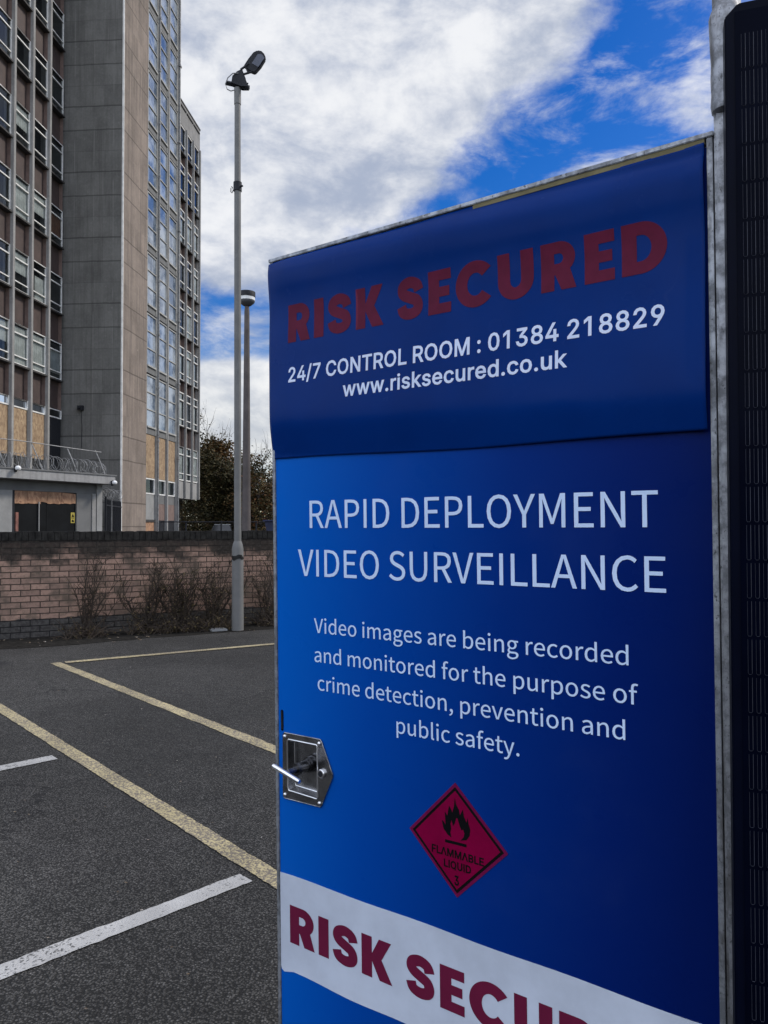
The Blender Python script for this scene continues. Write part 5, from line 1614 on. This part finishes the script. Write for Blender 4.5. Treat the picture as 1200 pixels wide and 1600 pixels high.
tr = text_tris('3', 'B', .4075, .4165, -.6010, .0150, 75)
decal('lettering', tr, M['black_print'], pl_ob, .0020)

# latch: a dished steel plate with rivets, lock barrel and a T handle
lat = FB()
OUT = [(.0222, -.4075), (.0185, -.4110), (.0172, -.5320), (.0205, -.5362), (.1130, -.5345), (.1168, -.5310), (.1448, -.4720), (.1448, -.4670), (.1185, -.4095), (.1150, -.4062)]
DI = [(.0330, -.4190), (.0300, -.4225), (.0300, -.5130), (.0335, -.5185), (.1055, -.5205), (.1075, -.5170), (.1078, -.4205), (.1055, -.4180)]
tt = fill([OUT, DI])
for t_ in tt: lat.face([L(a, b, .0032) for a, b in t_])
n_ = len(OUT)
for i in range(n_):
    a, b = OUT[i], OUT[(i + 1) % n_]
    lat.face([L(*a, .0006), L(*b, .0006), L(*b, .0032), L(*a, .0032)])
dc = Vector((.069, -.469))
D2 = [tuple(dc + (Vector(q) - dc) * .86) for q in DI]
n_ = len(DI)
DEP = -.014
for i in range(n_):
    j = (i + 1) % n_
    lat.face([L(*DI[i], .0032), L(*DI[j], .0032), L(*D2[j], DEP), L(*D2[i], DEP)])
lat.face([L(*q, DEP) for q in D2])
plate = lat.build('latch', M['steel'], cab)
def ring(poly, h, r, grow=1.0):
    m = FB()
    P = [tuple(dc + (Vector(q) - dc) * grow) for q in poly]
    m.tube([L(*q, h) for q in P + P[:2]], r, 8, False)
    return m


ring(DI, .0032, .0013).build('rim', M['chrome'], plate, True)
ring(DI, -.0125, .0012, .88).build('rim', M['chrome'], plate, True)
m = FB()
m.tube([L(*q, .0026) for q in OUT + OUT[:1]], .0011, 8, False)
m.build('edge', M['steel'], plate, True)
# the dish needs a hole in the door and body behind it: cut them through
cut = FB()
cut.fprism([tuple(dc + (Vector(q) - dc) * 1.02) for q in DI], -.03, .002)
cutter = cut.build('cutter', M['steel'], cab)
for ob in (door, [c for c in cab.children if c.name.startswith('body')][0]):
    md = ob.modifiers.new('cut', 'BOOLEAN')
    md.object = cutter
    md.operation = 'DIFFERENCE'
    md.solver = 'EXACT'
    dg = bpy.context.evaluated_depsgraph_get()
    me2 = bpy.data.meshes.new_from_object(ob.evaluated_get(dg))
    ob.modifiers.clear()
    ob.data = me2
bpy.data.objects.remove(cutter)


def ftube(mb_, a, b, r0, r1=None, seg=20):
    return mb_.tube([L(*a), L(*b)], [r0, r0 if r1 is None else r1], seg)


for (a, b) in ((.0233, -.4147), (.1128, -.4142), (.0225, -.5290), (.1118, -.5275)):
    m = FB()
    m.tube([L(a, b, .0033), L(a, b, .0048), L(a, b, .0060), L(a, b, .0064)], [.0038, .0035, .0022, .0006], 14)
    m.build('rivet', M['chrome'], plate, True)
m = FB()
m.tube([L(.1195, -.4695, .0033), L(.1195, -.4695, .0075), L(.1195, -.4695, .0085)], [.0085, .0085, .0075], 22)
lk = m.build('lock', M['chrome'], plate, True)
FB().tube([L(.1195, -.4695, .0087), L(.1195, -.4695, .0090)], .0055, 18).build('keyhole', M['steel_dark'], lk)
m = FB()
for h0_, h1_, r_ in ((DEP, -.009, .017), (-.0089, -.006, .0135), (-.0059, .006, .0150), (.0061, .012, .0125), (.0121, .034, .0108), (.0341, .040, .0120), (.0401, .062, .0062)):
    m.tube([L(.086, -.459, h0_), L(.086, -.459, h1_)], r_, 24)
m.build('hub', M['dark_hub'], plate, True)
m = FB()
c_ = Vector((.086, -.459))
dv = Vector((.968, -.252)) * .0345
m.tube([L(c_.x - dv.x, c_.y - dv.y, .066), L(c_.x - dv.x * .9, c_.y - dv.y * .9, .066), L(c_.x + dv.x * .9, c_.y + dv.y * .9, .066), L(c_.x + dv.x, c_.y + dv.y, .066)], [.0036, .0046, .0046, .0036], 16)
m.build('handle', M['chrome'], plate, True)

# vinyl banner slung over the head of the door
PW = [(.5185, .0030), (.505, .0085), (.492, .0120), (.480, .0126), (.462, .0112), (.440, .0082), (.418, .0060), (.395, .0054), (.36, .0068),
      (.30, .0100), (.24, .0128), (.205, .0142), (.182, .0136), (.155, .0092), (.126, .0032)]


def bulge(s, u):
    # out-of-plane shape: sags between the top fixing and the free bottom lip
    sk = u + .035 * (s - .4)          # folds run a little aslant
    sk = min(max(sk, .126), .5185)
    for i in range(len(PW) - 1):
        (a, wa_), (b, wb_) = PW[i], PW[i + 1]
        if a >= sk >= b:
            f = (a - sk) / (a - b)
            pa_, pb_ = PW[max(0, i - 1)], PW[min(len(PW) - 1, i + 2)]
            m0 = (wb_ - pa_[1]) / (b - pa_[0]) * (b - a)
            m1 = (pb_[1] - wa_) / (pb_[0] - a) * (b - a)
            w = (2 * f ** 3 - 3 * f * f + 1) * wa_ + (f ** 3 - 2 * f * f + f) * m0 + (3 * f * f - 2 * f ** 3) * wb_ + (f ** 3 - f * f) * m1
            break
    e = max(0.0, min(1.0, (s + .008) / .075))
    w *= .55 + .45 * e * (2 - e)
    e2 = max(0.0, min(1.0, (.826 - s) / .03))
    w += .004 * (1 - e2)
    w += .0014 * noise.noise((s * 5, u * 7, 1.3)) + .0006 * noise.noise((s * 16, u * 10, 4.1))
    return max(.0022, w)


def bl(s, u, extra=0.0):
    ls = -.0062 + .004 * (.5185 - u) / .39 - .0018 * math.sin((u - .13) * 9)
    sv = s if s > .05 else ls + (s + .0065) * (.05 - ls) / .0565
    return L(sv, u, bulge(s, u) + extra)


NS, NU = 150, 110
mb = FB()
grid = []
for i in range(NU + 1):
    row = []
    for j in range(NS + 1):
        s = -.0065 + (CW - .004 + .0065) * j / NS
        ub = .1315 - .006 * min(1, s / .45) + .0015 * math.sin(s * 11)
        ut = .5205 - .0045 * max(0, (s - .5) / .32) + .0010 * math.sin(s * 17)
        u = ub + (ut - ub) * i / NU
        row.append(len(mb.v))
        mb.v.append(tuple(bl(s, u)))
    grid.append(row)
for i in range(NU):
    for j in range(NS):
        mb.f.append((grid[i][j], grid[i][j + 1], grid[i + 1][j + 1], grid[i + 1][j]))
ban = mb.build('banner', M['vinyl'], cab, True)
ban['label'] = 'navy vinyl banner'
sol = ban.modifiers.new('thickness', 'SOLIDIFY')
sol.thickness = .0012
sol.offset = -1 if True else 1


def banner_decal(name, tris, mat):
    bm = bmesh.new()
    for t_ in tris:
        vs = [bm.verts.new((a, b, 0)) for a, b in t_]
        try: bm.faces.new(vs)
        except ValueError: pass
    bmesh.ops.remove_doubles(bm, verts=bm.verts, dist=1e-7)
    u = .2201
    while u < .46:
        bmesh.ops.bisect_plane(bm, geom=bm.verts[:] + bm.edges[:] + bm.faces[:], plane_co=(0, u, 0), plane_no=(0, 1, 0))
        u += .0035
    s = .04
    while s < .8:
        bmesh.ops.bisect_plane(bm, geom=bm.verts[:] + bm.edges[:] + bm.faces[:], plane_co=(s, 0, 0), plane_no=(1, 0, 0))
        s += .0055
    for v in bm.verts: v.co = bl(v.co.x, v.co.y, .0005)
    me = bpy.data.meshes.new(name)
    bm.to_mesh(me)
    bm.free()
    me.materials.append(mat)
    for p in me.polygons: p.use_smooth = True
    o = bpy.data.objects.new(name, me)
    C.objects.link(o)
    o.parent = ban
    return o


bx = [('R', .0480, .1045), ('I', .1150, .1385), ('S', .1490, .2048), ('K', .2160, .2785), ('S', .3083, .3620), ('E', .3730, .4180), ('C', .4268, .4965), ('U', .5055, .5675),
      ('R', .5800, .6370), ('E', .6500, .6955), ('D', .7060, .7700)]
banner_decal('lettering', heavy_text(bx, .3553, .0735), M['ink_red'])
banner_decal('lettering', text_tris('24/7 CONTROL ROOM : 01384 218829', 'B', .0510, .7665, .2782, .0276, 46), M['ink_white'])
banner_decal('lettering', text_tris('www.risksecured.co.uk', 'B', .1891, .6238, .2358, .0262, 46), M['ink_white'])

# ------------------------------------------------------------------ galvanised post and solar panel beside the cabinet
post = face_root('galvanised_post', 'weathered galvanised steel post between the cabinet and the black panel', 'post', CW + .03, BU, -.02)


def L2(s, u, h): return Vector((s - (CW + .03), -(h + .02), u - BU))


def rbox(mb_, s0, s1, u0, u1, h0, h1):
    a, b = L2(s0, u0, h0), L2(s1, u1, h1)
    return mb_.box(min(a.x, b.x), max(a.x, b.x), min(a.y, b.y), max(a.y, b.y), min(a.z, b.z), max(a.z, b.z))


rbox(MB(), CW + .0075, CW + .036, -1.40, .95, -.045, .004).build('tube', M['galv'], post, False, .004)
# hinge knuckles with their lumpy weld
mb = MB()
prof = [(.552, -.001), (.556, .0050), (.564, .0062), (.578, .0052), (.60, .0058), (.62, .0050), (.64, .0060), (.662, .0066), (.682, .0072), (.690, .0050), (.700, -.001)]
pts = [L2(CW + .0235, u_, -.006) for u_, r_ in prof]
mb.tube(pts, [.0145 + r_ for u_, r_ in prof], 20)
mb.build('hinge', M['galv'], post, True)

PD = Vector((.944, -.329, 0)).normalized()
PUP = Vector((-.0095, -.006, 1)).normalized()
PNN = PUP.cross(PD).normalized()
if PNN.y > 0: PNN = -PNN
p0 = Vector((.4445, .995, 1.4))
PW_, PT, PBm = .68, .676, -.86
panel = bpy.data.objects.new('solar_panel', None)
C.objects.link(panel)
panel.empty_display_size = .2
pm = Matrix((PD, -PNN, PUP)).transposed().to_4x4()
pm.translation = p0 + PUP * PBm
panel.matrix_world = pm
tag(panel, 'black solar panel standing upright beside the cabinet at the right edge', 'solar panel')
HT = PT - PBm
# local: x across, y into the panel, z up from the lower edge
mb = MB()
ch = .016
mb.prism([(0, -.003, ch), (ch, -.003, 0), (PW_ - ch, -.003, 0), (PW_, -.003, ch), (PW_, -.003, HT - ch), (PW_ - ch, -.003, HT), (ch, -.003, HT), (0, -.003, HT - ch)], (0, .033, 0))
mb.build('frame', M['panel_frame'], panel, False, .0015)
MB().box(.012, PW_ - .012, -.0045, -.0032, .012, HT - .012).build('cell_sheet', M['cell'], panel)
mb = MB()
rowp = .0487
z = HT - .042
x_0, x_1 = .0195, PW_ - .0195
lw = .00042
while z - rowp > .03:
    z0, z1 = z - rowp + .0035, z - .0005
    x = x_0
    i = 0
    while x < x_1:
        # long hairpins: two legs joined by a rounded foot
        p_ = .00465
        mb.tube([(x, -.0047, z1), (x, -.0047, z0 + .0016), (x + p_ * .25, -.0047, z0), (x + p_ * .75, -.0047, z0), (x + p_, -.0047, z0 + .0016), (x + p_, -.0047, z1)], lw, 3, False)
        x += p_ * 2.05
        i += 1
    z -= rowp
mb.build('busbar', M['busbar'], panel)
mb = MB()
for zz in (.22, HT - .24):
    mb.box(.004, .05, .031, .040, zz, zz + .05)
mb.build('hinge_leaf', M['galv'], panel)
mb = MB()
mb.box(PW_ - .10, PW_ - .06, .031, .07, -.54, HT - .1)
mb.build('stay', M['galv'], panel)
